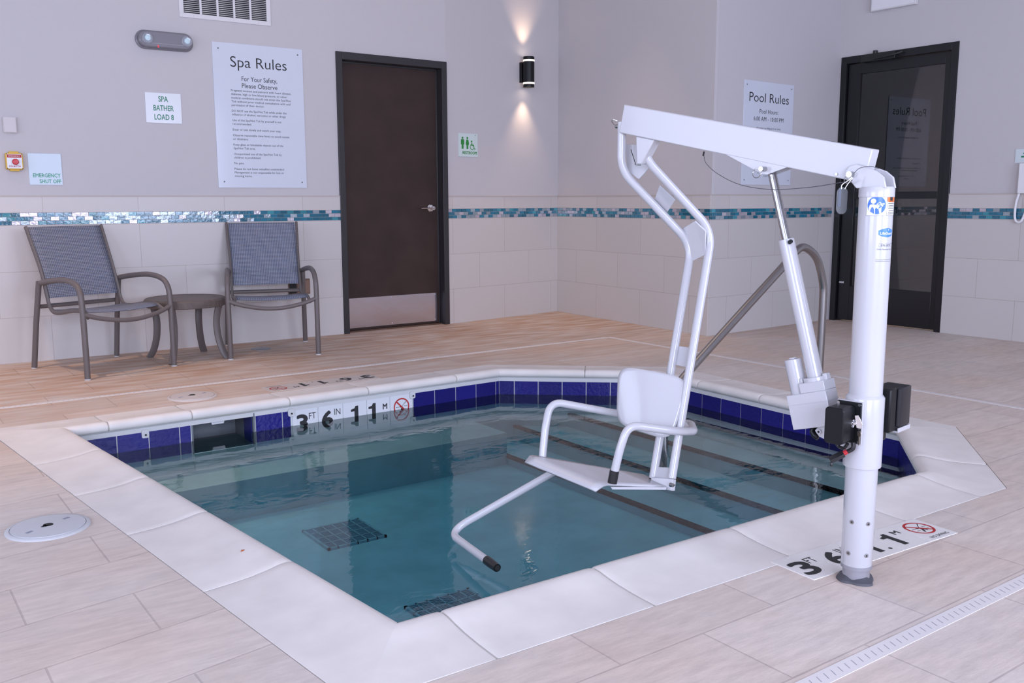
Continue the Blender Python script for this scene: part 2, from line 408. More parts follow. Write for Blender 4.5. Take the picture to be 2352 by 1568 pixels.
# ------------------------------------------------------------------ the pool outline (nose of the coping), counter-clockwise
NOSE = [(1.10, 2.035), (3.46, 1.985), (4.06, 2.47), (4.145, 3.85), (4.135, 4.19), (3.39, 4.84), (.825, 4.80)]
NOSE = [NOSE[0], NOSE[1], NOSE[2], (4.14, 4.19), NOSE[5], NOSE[6]]
def offset_poly(P, dist):
    n = len(P); out = []
    for i in range(n):
        p0 = Vector(P[i-1]); p1 = Vector(P[i]); p2 = Vector(P[(i+1) % n])
        d1 = (p1-p0).normalized(); d2 = (p2-p1).normalized()
        n1 = Vector((d1.y, -d1.x)); n2 = Vector((d2.y, -d2.x))
        k = dist/(1+n1.dot(n2)); out.append((p1.x+(n1.x+n2.x)*k, p1.y+(n1.y+n2.y)*k))
    return out
TILEP = offset_poly(NOSE, .03)
OUTER = offset_poly(NOSE, .295)
WZ = -.145
BOT = -.50

def clip(P, a, b, c):
    """keep the part of polygon P where a*x+b*y>=c"""
    out = []
    for i in range(len(P)):
        p = P[i]; q = P[(i+1) % len(P)]; dp = a*p[0]+b*p[1]-c; dq = a*q[0]+b*q[1]-c
        if dp >= 0: out.append(p)
        if dp*dq < 0:
            t = dp/(dp-dq); out.append((p[0]+(q[0]-p[0])*t, p[1]+(q[1]-p[1])*t))
    return out

# ------------------------------------------------------------------ walls, floor, ceiling
A0 = (-3.4, 7.26); A1 = (3.36, 7.075); A2 = (4.404, 7.085); A3 = (5.80, 7.27); B1 = (5.69, 5.167); C1 = (7.385, 5.237); D1 = (7.41, -3.4)
TOP = 4.15
def wallM(p, q):
    p = Vector((*p, 0)); q = Vector((*q, 0)); return plane_M(p, q-p, (0, 0, 1))   # x along, y up, z towards the room
def wall_len(p, q): return (Vector(q)-Vector(p)).length

def uv_planar(o, fn):
    me = o.data; u = me.uv_layers.new(name='UVMap')
    for lp in me.loops:
        u.data[lp.index].uv = fn(me.vertices[lp.vertex_index].co)
def tile_run(name, p, q, parent, u0=0.0):
    """wainscot slab, mosaic band and cap course on the wall p->q"""
    M = wallM(p, q); Ln = wall_len(p, q); Mi = M.inverted()
    mb = MB(); mb.M = M
    mb.box(0, Ln, 0, .944, -.002, .010)
    mb.box(0, Ln, 1.027, 1.135, -.002, .010)
    o = mb.build('wainscot_tile', M_wains, parent)
    def fn(co):
        c = Mi @ co
        return (c.x+u0, c.y if c.y < 1.0 else c.y+.2270)
    uv_planar(o, fn)
    g = MB(); g.M = M; g.cur = 0
    g.box(0, Ln, .944, 1.027, -.002, .006)
    rowh = .0277
    for r in range(3):
        z0 = .944 + r*rowh
        x = (-.0275 if r == 1 else 0) - .01
        while x < Ln:
            wd = .054; x0 = max(0, x+.0015); x1 = min(Ln, x+wd-.0015)
            if x1-x0 > .006:
                k = random.random()
                if random.random() < .55: last = 1
                if k < .50: g.cur = 1; s = random.uniform(.75, 1.25); g.col = (.015*s, .15*s, .23*s)
                elif k < .58: g.cur = 1; s = random.uniform(.8, 1.2); g.col = (.04*s, .26*s, .32*s)
                elif k < .80: g.cur = 2; s = random.uniform(.8, 1.2); g.col = (.36*s, .43*s, .47*s)
                else: g.cur = 2; s = random.uniform(.9, 1.15); g.col = (.55*s, .50*s, .55*s)
                g.box(x0, x1, z0+.0015, z0+rowh-.0015, 0, .0105)
            x += wd
        g.cur = 0; g.col = None
    g.build('mosaic_band', [M_mgrout, M_mosaic, M_pearl], parent, smooth=0)
    c = MB(); c.M = M; c.box(0, Ln, 1.135, 1.143, -.002, .013); c.build('tile_cap_trim', M_grout2, parent)
M_grout2 = simple('cap_trim', (.50, .44, .40), .6)

wl = MB()
n1 = Vector((A0[1]-A1[1], A1[0]-A0[0], 0))
def wall_slab(mb, p, q, z0, z1, th=.15):
    mb.M = wallM(p, q); mb.box(0, wall_len(p, q), z0, z1, -th, 0); mb.M = Matrix.Identity(4)
wall_slab(wl, A0, A1, 0, TOP); wall_slab(wl, A2, A3, 0, TOP); wall_slab(wl, A1, A2, 2.285, TOP)
wallA = struct(wl.build('wall_left', M_paint, smooth=0))
tile_run('w', A0, A1, wallA, u0=-1.046-2.576+.626*8); tile_run('w', A2, A3, wallA, u0=.626*.42)
wb = MB(); wall_slab(wb, A3, B1, 0, TOP, .03); wallB = struct(wb.build('wall_back', M_paint, smooth=0)); tile_run('w', A3, B1, wallB, u0=.30)
wc = MB(); wall_slab(wc, (B1[0]+.02, B1[1]+.0008), C1, 0, TOP, .14); wallC = struct(wc.build('wall_middle', M_paint, smooth=0)); tile_run('w', B1, (C1[0]-.03, C1[1]), wallC, u0=.1)
# wall with the glass door: opening from s=.025 to 1.085
MD = wallM(C1, D1)
wd = MB(); wd.M = MD; LD = wall_len(C1, D1)
wd.box(0, .02, 0, TOP, -.15, 0); wd.box(.02, 1.095, 2.345, TOP, -.15, 0); wd.box(1.095, LD, 0, TOP, -.15, 0)
wallD = struct(wd.build('wall_right', M_paint, smooth=0))
pD = MD @ Vector((1.095, 0, 0)); tile_run('w', (pD.x, pD.y), D1, wallD, u0=.35)

# unseen half of the room, with its window openings
E0 = (-3.4, 7.26); E1 = (-3.4, -3.4)
def holed_wall(name, p, q, holes):
    mb = MB(); mb.M = wallM(p, q); Ln = wall_len(p, q); x = 0
    for (a, b_, z0, z1) in holes:
        mb.box(x, a, 0, TOP, -.15, 0); mb.box(a, b_, 0, z0, -.15, 0); mb.box(a, b_, z1, TOP, -.15, 0); x = b_
    mb.box(x, Ln, 0, TOP, -.15, 0)
    o = struct(mb.build(name, M_paint, smooth=0)); return o
holed_wall('wall_far_left', E1, E0, [(2.5, 5.1, .75, 2.75), (6.3, 8.9, .75, 2.75)])
holed_wall('wall_front', D1, E1, [(2.31, 5.31, .75, 2.75), (6.71, 9.71, .75, 2.75)])
ce = MB(); ce.prism([(-3.6, -3.6), (7.7, -3.6), (7.7, 7.6), (-3.6, 7.6)], TOP, TOP+.1); struct(ce.build('ceiling', M_paint, smooth=0))

# floor with the pool cut out
bm = bmesh.new()
outer = [(-3.4, -3.4), (7.41, -3.4), (7.41, 5.237), (5.69, 5.167), (5.80, 7.27), (4.404, 7.085), (3.36, 7.075), (-3.4, 7.26)]
outer = [(-3.55, -3.55), (9.6, -3.55), (9.6, 5.4), (5.85, 5.4), (5.95, 7.42), (-3.55, 7.42)]
def loop(pts, z):
    vs = [bm.verts.new((*p, z)) for p in pts]
    return [bm.edges.new((vs[i], vs[(i+1) % len(vs)])) for i in range(len(vs))]
es = loop(outer, 0) + loop(OUTER, 0)
bmesh.ops.triangle_fill(bm, use_beauty=True, use_dissolve=False, edges=es)
for f in bm.faces:
    if f.normal.z < 0: f.normal_flip()
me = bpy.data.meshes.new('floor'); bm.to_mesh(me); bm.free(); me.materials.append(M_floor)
fl = bpy.data.objects.new('floor', me); COL.objects.link(fl); struct(fl)
md = fl.modifiers.new('solid', 'SOLIDIFY'); md.thickness = .05; md.offset = -1

# ------------------------------------------------------------------ coping of cast stones
def coping():
    mb = MB()
    prof = [(.034, -.045), (.030, -.030), (.010, -.027), (.002, -.016), (0, -.004), (.004, .009), (.014, .018), (.030, .022), (.055, .020), (.09, .0135), (.14, .007), (.20, .003), (.25, .0015), (.291, .001), (.294, -.03)]
    n = len(NOSE)
    rings = [offset_poly(NOSE, d) for d, z in prof]
    plans = {0: [.05, .27, .52, .77, .97], 1: [.30], 2: [.22, .5, .78], 3: [.45], 4: [.13, .37, .56, .77, .93], 5: [.18, .38, .58, .80]}
    for e in range(n):
        cuts = [0] + plans[e] + [1]
        a = [Vector((*r[e], prof[i][1])) for i, r in enumerate(rings)]
        c = [Vector((*r[(e+1) % n], prof[i][1])) for i, r in enumerate(rings)]
        # parallel cross joints: shared parameter along the nose
        dn = (c[5]-a[5]); dn.z = 0; Ln = dn.length; dn.normalize()
        for k in range(len(cuts)-1):
            def section(t, g):
                out = []
                for i in range(len(prof)):
                    if t in (0, 1): out.append((a if t == 0 else c)[i].copy())
                    else:
                        base = a[5] + dn*(t*Ln + g); off = a[i]-a[5]; off.z = 0
                        off -= dn*off.dot(dn); q = base+off; q.z = prof[i][1]; out.append(q)
                return out
            s0 = section(cuts[k], .0035); s1 = section(cuts[k+1], -.0035)
            secs = [s0]
            # rounded ends where stones meet
            def lerp(u, drop):
                r = [s0[i].lerp(s1[i], u) for i in range(len(prof))]
                for q in r:
                    q.z -= drop*max(0, min(1, (q.z+.03)/.05))
                return r
            L1 = max(.02, (s1[5]-s0[5]).length)
            if cuts[k] != 0: secs = [lerp(0, .0035), lerp(.006/L1, .0010)]
            secs.append(lerp(.03/L1, 0)); secs.append(lerp(1-.03/L1, 0))
            if cuts[k+1] != 1: secs += [lerp(1-.006/L1, .0010), lerp(1, .0035)]
            else: secs.append(s1)
            m = len(prof); vs = [q for s in secs for q in s]; fs = []
            for j in range(len(secs)-1):
                for i in range(m-1): fs.append((j*m+i, j*m+i+1, (j+1)*m+i+1, (j+1)*m+i))
                fs.append((j*m+m-1, j*m, (j+1)*m, (j+1)*m+m-1))
            fs.append(tuple(range(m))); fs.append(tuple(range((len(secs)-1)*m, len(secs)*m))[::-1])
            mb.add(vs, fs)
    o = struct(mb.build('pool_coping', M_coping, smooth=50), 'rounded cast stone coping around the spa pool')
    g = MB(); mp_ = [(.030, -.030), (.013, -.026), (.006, -.012), (.005, -.003), (.012, .008), (.030, .015), (.055, .014), (.09, .008), (.14, .0025), (.20, -.001), (.291, -.003)]
    rr_ = [offset_poly(NOSE, d_) for d_, z_ in mp_]
    for e in range(n):
        f = (e+1) % n
        for i in range(len(mp_)-1):
            g.add([(*rr_[i][e], mp_[i][1]), (*rr_[i][f], mp_[i][1]), (*rr_[i+1][f], mp_[i+1][1]), (*rr_[i+1][e], mp_[i+1][1])], [(0,1,2,3)])
    g.build('joint_mortar', simple('coping_mortar', (.50, .47, .44), .8), o)
    return o
coping()

# ------------------------------------------------------------------ pool shell, tiles, steps
SKX0, SKX1 = 1.42, 1.745
def shell():
    mb = MB(); P = TILEP; n = len(P)
    def quad(p, q, z0, z1): mb.add([(*p, z0), (*q, z0), (*q, z1), (*p, z1)], [(0,1,2,3)])
    for i in range(n):
        p, q = P[i], P[(i+1) % n]
        if i == 4:   # far wall runs from x=3.4 to .8 with the skimmer mouth
            def at(x): t = (x-p[0])/(q[0]-p[0]); return (x, p[1]+(q[1]-p[1])*t)
            quad(p, at(SKX1), BOT, -.03); quad(at(SKX0), q, BOT, -.03); quad(at(SKX1), at(SKX0), BOT, -.215)
        else: quad(p, q, BOT, -.03)
    mb.add([(*p, BOT) for p in P], [tuple(range(n))])
    o = struct(mb.build('pool_shell', M_plaster, smooth=0), 'pale plaster spa pool basin under the water')
    for xe, z in ((3.20, -.445), (3.47, -.355), (3.74, -.27), (3.985, -.19)):
        pl = clip(offset_poly(TILEP, -.001), 1, 0, xe)
        s = MB(); s.prism(pl, BOT-.001, z); st = s.build('pool_step', M_plaster, o, smooth=0)
        ys = [p[1] for p in pl if abs(p[0]-xe) < 1e-6]; y0, y1 = min(ys), max(ys)
        t = MB(); y = y0; 
        while y < y1-.01:
            ye = min(y+.050, y1); t.box(xe-.004, xe+.030, y+.0015, ye-.0015, z-.012, z+.003); y = ye
        t.build('step_nosing', M_nos, st, smooth=0)
    s = MB(); s.prism(clip(clip(offset_poly(TILEP, -.001), 0, 1, 4.50), -1, 0, -3.2), BOT-.001, -.30); s.build('bench', M_plaster, o, smooth=0)
    return o
M_nos = simple('black_nosing_tile', (.006, .005, .005), .8, spec=.1)
SHELL = shell()
def far_y(x):
    p, q = TILEP[4], TILEP[5]; return p[1]+(q[1]-p[1])*(x-p[0])/(q[0]-p[0])

def edge_point(i, s):
    p = Vector(TILEP[i]); q = Vector(TILEP[(i+1) % len(TILEP)]); return p, (q-p).normalized(), (q-p).length
def tile_band():
    mb = MB(); mb.cur = 0
    zt, zb = -.056, -.208
    def band(p, q):
        M = plane_M((*p, 0), (q[0]-p[0], q[1]-p[1], 0), (0, 0, 1))
        nrm = M.to_3x3() @ Vector((0, 0, 1)); c = Vector((2.4, 3.4, 0))-Vector((*p, 0))
        if nrm.dot(c) < 0:
            M = plane_M((*q, 0), (p[0]-q[0], p[1]-q[1], 0), (0, 0, 1))
        return M
    def run(M, a, b_, first=.155, mirror=False):
        mb.M = M; mb.cur = 0; mb.col = None; mb.box(a, b_, zb, zt, 0, .004)
        x = a; wd = first
        while x < b_-.012:
            e = min(x+wd, b_); mb.cur = 1; s = random.uniform(.85, 1.2); mb.col = (.012*s, .010*s, .15*s)
            mb.box(x+.003, e-.003, zb+.002, zt-.002, .003, .008); x = e; wd = .155
        mb.cur = 0; mb.col = None
    n = len(TILEP)
    for i in range(n):
        p, q = TILEP[i], TILEP[(i+1) % n]; M = band(p, q); Ln = wall_len(p, q); Mi = M.inverted()
        if i == 4:
            # positions measured along x
            def s_of(x): t = (x-p[0])/(q[0]-p[0]); pt = Vector((x, p[1]+(q[1]-p[1])*t, 0)); return (Mi @ pt).x
            segs = [(q[0]+.002, SKX0-.012, .09), (SKX1+.012, 1.962, .155), (2.752, p[0]-.002, .155)]
            for (a, b_, fst) in segs:
                a, b_ = s_of(a), s_of(b_)
                if a > b_: a, b_ = b_, a
                run(M, a, b_, fst)
        else: run(M, 0.002, Ln-.002, .10)
    mb.M = Matrix.Identity(4)
    return mb.build('waterline_tile', [M_grout, M_btile], SHELL, smooth=0)
tile_band()
def lip_rail():
    mb = MB(); P = offset_poly(NOSE, .022); Q = offset_poly(NOSE, .034); n = len(P)
    for i in range(n):
        j = (i+1) % n
        mb.add([(*P[i], -.058), (*P[j], -.058), (*P[j], -.034), (*P[i], -.034), (*Q[i], -.058), (*Q[j], -.058), (*Q[j], -.034), (*Q[i], -.034)],
               [(0,1,2,3), (4,5,6,7), (0,1,5,4), (3,2,6,7)])
    o = mb.build('coping_lip_rail', M_grout, SHELL)
    for x in (1.176, 1.962, 2.745):
        t = MB(); y = far_y(x)-.0165
        t.prism(rrect(.036, .042, .009, 4, 0, 0), 0, .006, plane_M((x, y, -.066), (-1, 0, 0), (0, 0, 1)))
        to = t.build('rail_tab', M_grout, o)
        t2 = MB(); t2.cyl((x, y-.006, -.070), (x, y-.009, -.070), .005, n=10); t2.build('screw', M_dark, to)
lip_rail()
# skimmer box let into the far pool wall
def skimmer():
    r = thing('pool_skimmer', 'skimmer mouth with white weir flap in the far pool wall', 'pool skimmer', Matrix.Translation((1.58, far_y(1.58), -.145)))
    x0, x1, y0, y1 = SKX0-1.58, SKX1-1.58, 0.006, .30
    z1, z0 = .105, -.07
    mb = MB()
    mb.box(x0-.008, x0, y0-.012, y1, z0, z1); mb.box(x1, x1+.008, y0-.012, y1, z0, z1)
    mb.box(x0, x1, y0, y1, z1-.006, z1); mb.box(x0, x1, y0, y1, z0, z0+.006); mb.box(x0, x1, y1-.008, y1, z0, z1)
    mb.build('housing', simple('skimmer_grey', (.17, .19, .21), .5), r, smooth=0)
    t = MB(); t.box(x1-.006, x1-.001, .014, .13, z0, z1-.012); t.col = None
    t.build('side_tile', simple('cobalt_side_tile', (.012, .010, .15), .25), r, bevel=.001)
    f = MB(); f.prism([(-.058, .104), (.03, .104), (.018, .062), (-.046, .062)], 0, .012, plane_M((.0, .05, 0), (1, 0, 0), (0, 0, 1))); f.build('weir_flap', M_whitep, r, bevel=.002)
skimmer()

wm = MB(); wm.prism(offset_poly(TILEP, .004), BOT-.02, WZ)
struct(wm.build('pool_water', M_water, smooth=0), 'still teal water filling the spa pool')

# floor grates under water
def grate(name, cx, cy, label):
    r = thing(name, label, 'drain grate', Matrix.Translation((cx, cy, BOT)), 'underwater drain grates')
    mb = MB(); w_ = .152
    mb.box(-w_, w_, -w_, -w_+.012, 0, .012); mb.box(-w_, w_, w_-.012, w_, 0, .012); mb.box(-w_, -w_+.012, -w_, w_, 0, .012); mb.box(w_-.012, w_, -w_, w_, 0, .012)
    for k in range(1, 6): x = -w_+k*2*w_/6; mb.box(x-.003, x+.003, -w_, w_, 0, .012)
    for k in range(1, 4): y = -w_+k*2*w_/4; mb.box(-w_, w_, y-.003, y+.003, 0, .012)
    mb.build('grille', simple('grate_light', (.62, .66, .70), .5), r, smooth=0)
    b2 = MB(); b2.box(-w_+.01, w_-.01, -w_+.01, w_-.01, .001, .004)
    for k in range(24): y = -w_+.014+k*(2*w_-.028)/24; b2.box(-w_+.01, w_-.01, y, y+.005, .004, .009)
    b2.build('slats', simple('grate_dark', (.40, .44, .52), .6), r, smooth=0)
grate('drain_grate', 1.86, 3.98, 'square drain grate on the pool floor crossed by the door reflection')
grate('drain_grate', 1.84, 2.93, 'square drain grate on the pool floor almost hidden by the near coping')

# ------------------------------------------------------------------ trench drains
def trench(name, p, q, wd_, label):
    r = plane_M((*p, 0), (q[0]-p[0], q[1]-p[1], 0), (-(q[1]-p[1]), q[0]-p[0], 0)); Ln = wall_len(p, q)
    root = thing(name, label, 'trench drain', r)
    mb = MB(); mb.box(0, Ln, -wd_/2, wd_/2, -.01, .0015); mb.build('channel_cover', simple('drain_plastic', (.76, .72, .70), .45), root, smooth=0)
    sl = MB(); k = 0; x = .01
    while x < Ln-.01:
        sl.add([(x-.006, -wd_*.22, .0019), (x-.0045, -wd_*.24, .0019), (x+.0055, wd_*.22, .0019), (x+.004, wd_*.24, .0019)], [(0,1,2,3)]); x += .027
    sl.build('slots', simple('slot_shadow', (.34, .35, .42), .8), root, smooth=0)
trench('trench_drain', (-3.2, 1.222), (5.00, 1.215), .048, 'white slotted trench drain running past the lift post in the foreground')
trench('trench_drain', (-3.2, 5.60), (4.98, 5.60), .038, 'white slotted trench drain between the spa pool and the chairs')
trench('trench_drain', (5.02, 1.215), (5.005, 5.60), .036, 'white slotted trench drain between the pool and the glass door')

# ------------------------------------------------------------------ round deck lids
def lid(name, x, y, R, label, mat, rot=0, bronze=False):
    root = thing(name, label, 'deck lid', Matrix.Translation((x, y, 0)) @ Matrix.Rotation(rot, 4, 'Z'))
    mb = MB(); mb.lathe([(R, -.004), (R, .004), (R*.97, .007), (R*.90, .0075), (R*.895, .0045), (R*.88, .0045), (R*.875, .009), (R*.6, .0105), (R*.3, .0115), (.001, .012)], 48)
    mb.build('cover', mat, root, smooth=40)
    s = MB(); s.prism([(R*.12*math.cos(a*PI/12), R*.12*math.sin(a*PI/12)) for a in range(24)], .0118, .0128); s.prism([(-R*.18, -.004), (-R*.05, -.014), (-R*.05, .010), (-R*.20, .004)], .0118, .0128)
    s.build('finger_hole', M_dark, root, smooth=0)
    for sx in (-1, 1):
        t = MB(); t.box(sx*R*.56-.012, sx*R*.56+.012, -.006, .006, .0105, .0112); t.build('grip_slot', M_slot, root, smooth=0)
    return root
lid('skimmer_lid', .493, 3.395, .133, 'round white skimmer lid on the deck at the left picture edge', M_lid, .55)
lid('skimmer_lid', 1.555, 5.275, .135, 'round pale skimmer lid on the deck before the blue chairs', simple('stained_lid', (.62, .56, .53), .4), .3)
dl = MB(); dl.lathe([(.074, 0), (.074, .003), (.066, .005), (.001, .006)], 32)
o = dl.build('floor_cleanout_cap', simple('dull_metal_cap', (.30, .31, .34), .4, .6)); o.location = (2.505, 6.715, 0); tag(o, 'small round metal cap in the floor beneath the right chair', 'floor cap')

# ------------------------------------------------------------------ depth markers
def no_diving(red, blk, M, cx, cy, R, z, flip=1):
    ring(red, M, cx, cy, R, R*.16, z)
    poly(red, M, [(cx-R*.68, cy+R*.56), (cx-R*.56, cy+R*.68), (cx+R*.68, cy-R*.56), (cx+R*.56, cy-R*.68)], z)
    poly(blk, M, [(cx+R*.62, cy+R*.52), (cx+R*.56, cy+R*.56), (cx-R*.02, cy+R*.02), (cx-R*.08, cy-R*.24), (cx-R*.30, cy-R*.62), (cx-R*.18, cy-R*.66), (cx+R*.06, cy-R*.28), (cx+R*.14, cy-R*.55), (cx+R*.24, cy-R*.5), (cx+R*.14, cy-R*.02), (cx+R*.12, cy+R*.10)], z-.00005)
    disc(blk, M, cx-R*.16, cy+R*.02, R*.10, z-.00005, 12)
    for (a, b_, yy) in ((-.74, -.30, -.02), (.30, .76, .02), (-.62, -.30, -.32), (.32, .62, -.30)):
        poly(blk, M, [(cx+a*R, cy+yy*R), (cx+b_*R, cy+yy*R), (cx+b_*R, cy+(yy+.04)*R), (cx+a*R, cy+(yy+.04)*R)], z-.00005)
def deck_marker(M, label, mt):
    root = thing('depth_marker', label, 'depth marker', M)
    T = .1435
    for k in range(5):
        t = MB(); t.box(k*T+.0012, (k+1)*T-.0012, 0, .165, -.004, .0022); t.build('tile', mt, root, bevel=.0008)
    I = Matrix.Identity(4); z = .0026; b_ = MB(); r_ = MB()
    y0 = .040; h = .098
    write(b_, I, '3', .018, y0-.010, h-.004, .066, heavy=.0042, res=4, z=z); write(b_, I, 'FT', .092, .088, .040, .040, z=z)
    write(b_, I, '6', T+.018, y0-.010, h-.004, .066, heavy=.0042, res=4, z=z); write(b_, I, 'IN', T+.094, .088, .040, .038, z=z)
    one(b_, I, 2*T+.040, y0-.012, h, .045, z); disc(b_, I, 2*T+.118, y0-.006, .007, z, 12)
    one(b_, I, 3*T+.020, y0-.012, h, .045, z); write(b_, I, 'M', 3*T+.094, .100, .028, .030, heavy=.0012, z=z)
    no_diving(r_, b_, I, 4*T+.072, .096, .052, z)
    write(b_, I, 'NO DIVING', 4*T+.072, .014, .015, .092, 'c', bold=.01, z=z)
    b_.build('numerals', M_ink, root, smooth=0); r_.build('prohibition_ring', M_red, root, smooth=0)
deck_marker(Matrix.Translation((2.222, 1.580, 0)) @ Matrix.Rotation(math.radians(-3.2), 4, 'Z'), 'white depth tiles set in the near deck behind the lift post', M_marker)
deck_marker(Matrix.Translation((2.685, 5.30, 0)) @ Matrix.Rotation(math.radians(180), 4, 'Z'), 'depth marking on the far deck seen upside down', simple('stained_marker_tile', (.56, .50, .46), .5))
def wall_marker():
    y = 4.862
    M = plane_M((1.972, far_y(1.972)-.001, -.208), (1, (far_y(2.5)-far_y(2.0))/.5, 0), (0, 0, 1))
    root = thing('depth_marker', 'white depth tiles on the far pool wall at the waterline', 'depth marker', M)
    T = .1550; mt = simple('white_wall_marker', (.72, .73, .75), .3)
    for k in range(5):
        t = MB(); t.box(k*T+.001, (k+1)*T-.001, 0, .152, -.002, .006); t.build('tile', mt, root, bevel=.0008)
    I = Matrix.Identity(4); z = .0066; b_ = MB(); r_ = MB()
    write(b_, I, '3', .026, .028, .094, .062, heavy=.0045, res=4, z=z); write(b_, I, 'FT', .098, .088, .038, .042, z=z)
    write(b_, I, '6', T+.024, .028, .094, .064, heavy=.0045, res=4, z=z); write(b_, I, 'IN', T+.100, .090, .038, .038, z=z)
    one(b_, I, 2*T+.050, .030, .095, .048, z); one(b_, I, 3*T+.010, .030, .095, .048, z)
    write(b_, I, 'M', 3*T+.106, .080, .034, .028, heavy=.0012, z=z)
    no_diving(r_, b_, I, 4*T+.078, .078, .054, z)
    b_.build('numerals', M_ink, root, smooth=0); r_.build('prohibition_ring', M_red, root, smooth=0)
wall_marker()

# ------------------------------------------------------------------ doors
def door_brown():
    M = wallM(A1, A2); W = wall_len(A1, A2)
    root = thing('door_1', None, None, M); del_keys = [k for k in ('category',) if k in root]; root['kind'] = 'structure'; root['label'] = 'dark brown flush door with steel kick plate in the left wall'
    f = MB()
    def fr(x0, x1, y0, y1, z0, z1): f.box(x0, x1, y0, y1, z0, z1)
    fr(0, .052, 0, 2.285, -.15, .018); fr(W-.052, W, 0, 2.285, -.15, .018); fr(.052, W-.052, 2.225, 2.285, -.15, .018)
    fr(.052, .066, 0, 2.225, -.15, -.062); fr(W-.066, W-.052, 0, 2.225, -.15, -.062); fr(.052, W-.052, 2.21, 2.225, -.15, -.062)
    f.build('door_frame', M_frame, root, bevel=.003)
    d = MB(); d.box(.058, W-.058, .012, 2.218, -.112, -.068); d.build('door_leaf', M_doorw, root, bevel=.002)
    k = MB(); k.box(.075, W-.085, .030, .285, -.068, -.0655); kp = k.build('kick_plate', M_kick, root, bevel=.0008)
    s = MB()
    for x in (.09, .5, W-.10):
        for y in (.045, .27): s.cyl((x, y, -.0655), (x, y, -.063), .004, n=10)
    s.build('screws', M_chrome, kp)
    h = MB(); hx, hy = W-.135, 1.035
    h.M = Matrix.Translation((hx, hy, -.068))
    h.lathe([(.034, 0), (.034, .006), (.028, .012), (.016, .014), (.014, .05), (.016, .056), (.001, .058)], 28)
    h.tube(fillet([(0, 0, .048), (.004, 0, .052), (-.05, 0, .056), (-.125, 0, .050)], .02, 5), .0095, 12, flat=(1.1, .7))
    h.build('lever_handle', M_chrome, root)
    th = MB(); th.box(.03, W-.03, 0, .010, -.14, -.03); th.build('threshold', simple('dark_threshold', (.10, .055, .035), .5), root)
    return root
door_brown()

def door_glass():
    root = thing('door_2', None, None, MD); root['kind'] = 'structure'; root['label'] = 'black framed glass door in the right wall'
    x0, x1, zt = .022, 1.093, 2.343
    f = MB(); f.box(x0, x0+.055, 0, zt, -.15, .012); f.box(x1-.055, x1, 0, zt, -.15, .012); f.box(x0+.055, x1-.055, zt-.06, zt, -.15, .012)
    f.box(x0+.055, x0+.07, 0, zt-.06, -.15, -.065); f.build('door_frame', M_alu, root, bevel=.002)
    a, b_ = x0+.062, x1-.060; l = MB()
    l.box(a, a+.115, .012, zt-.065, -.060, -.018); l.box(b_-.055, b_, .012, zt-.065, -.060, -.018)
    l.box(a+.115, b_-.055, zt-.155, zt-.065, -.060, -.018); l.box(a+.115, b_-.055, 1.105, 1.165, -.060, -.018); l.box(a+.115, b_-.055, .012, .325, -.060, -.018)
    leaf = l.build('door_leaf', M_alu, root, bevel=.002)
    for (z0, z1) in ((1.165, zt-.155), (.325, 1.105)):
        g = MB(); g.box(a+.112, b_-.052, z0-.003, z1+.003, -.042, -.036); g.build('glass_pane', M_glass, leaf, smooth=0)
    c = MB(); c.box(.24, .56, 2.275, 2.335, -.018, .045); c.cyl((.36, 2.335, .02), (.36, 2.362, .02), .020, n=16)
    c.tube([(.36, 2.29, .048), (.56, 2.30, .075), (.62, 2.32, .03)], .008, 8); c.build('door_closer', simple('closer_black', (.012, .015, .014), .35), root, bevel=.003)
    p = MB(); p.box(a+.012, a+.06, .345, .362, -.018, -.008); p.build('lock_badge', M_chrome, leaf, bevel=.001)
    return root
door_glass()
# dim corridor seen through the glass door
cr = MB(); cr.M = MD
cr.box(-.6, 2.2, 0, 2.7, -2.2, -2.1); cr.box(-.6, -.5, 0, 2.7, -2.1, -.151); cr.box(2.1, 2.2, 0, 2.7, -2.1, -.151); cr.box(-.6, 2.2, 2.6, 2.7, -2.1, -.151)
struct(cr.build('wall_corridor', simple('corridor_paint', (.42, .38, .36), .7), smooth=0))
cl = area('corridor_lamp', tuple(MD @ Vector((.8, 2.5, -1.1))), tuple(MD @ Vector((.8, 0, -1.1))), .5, .5, 16, (1, .88, .80))

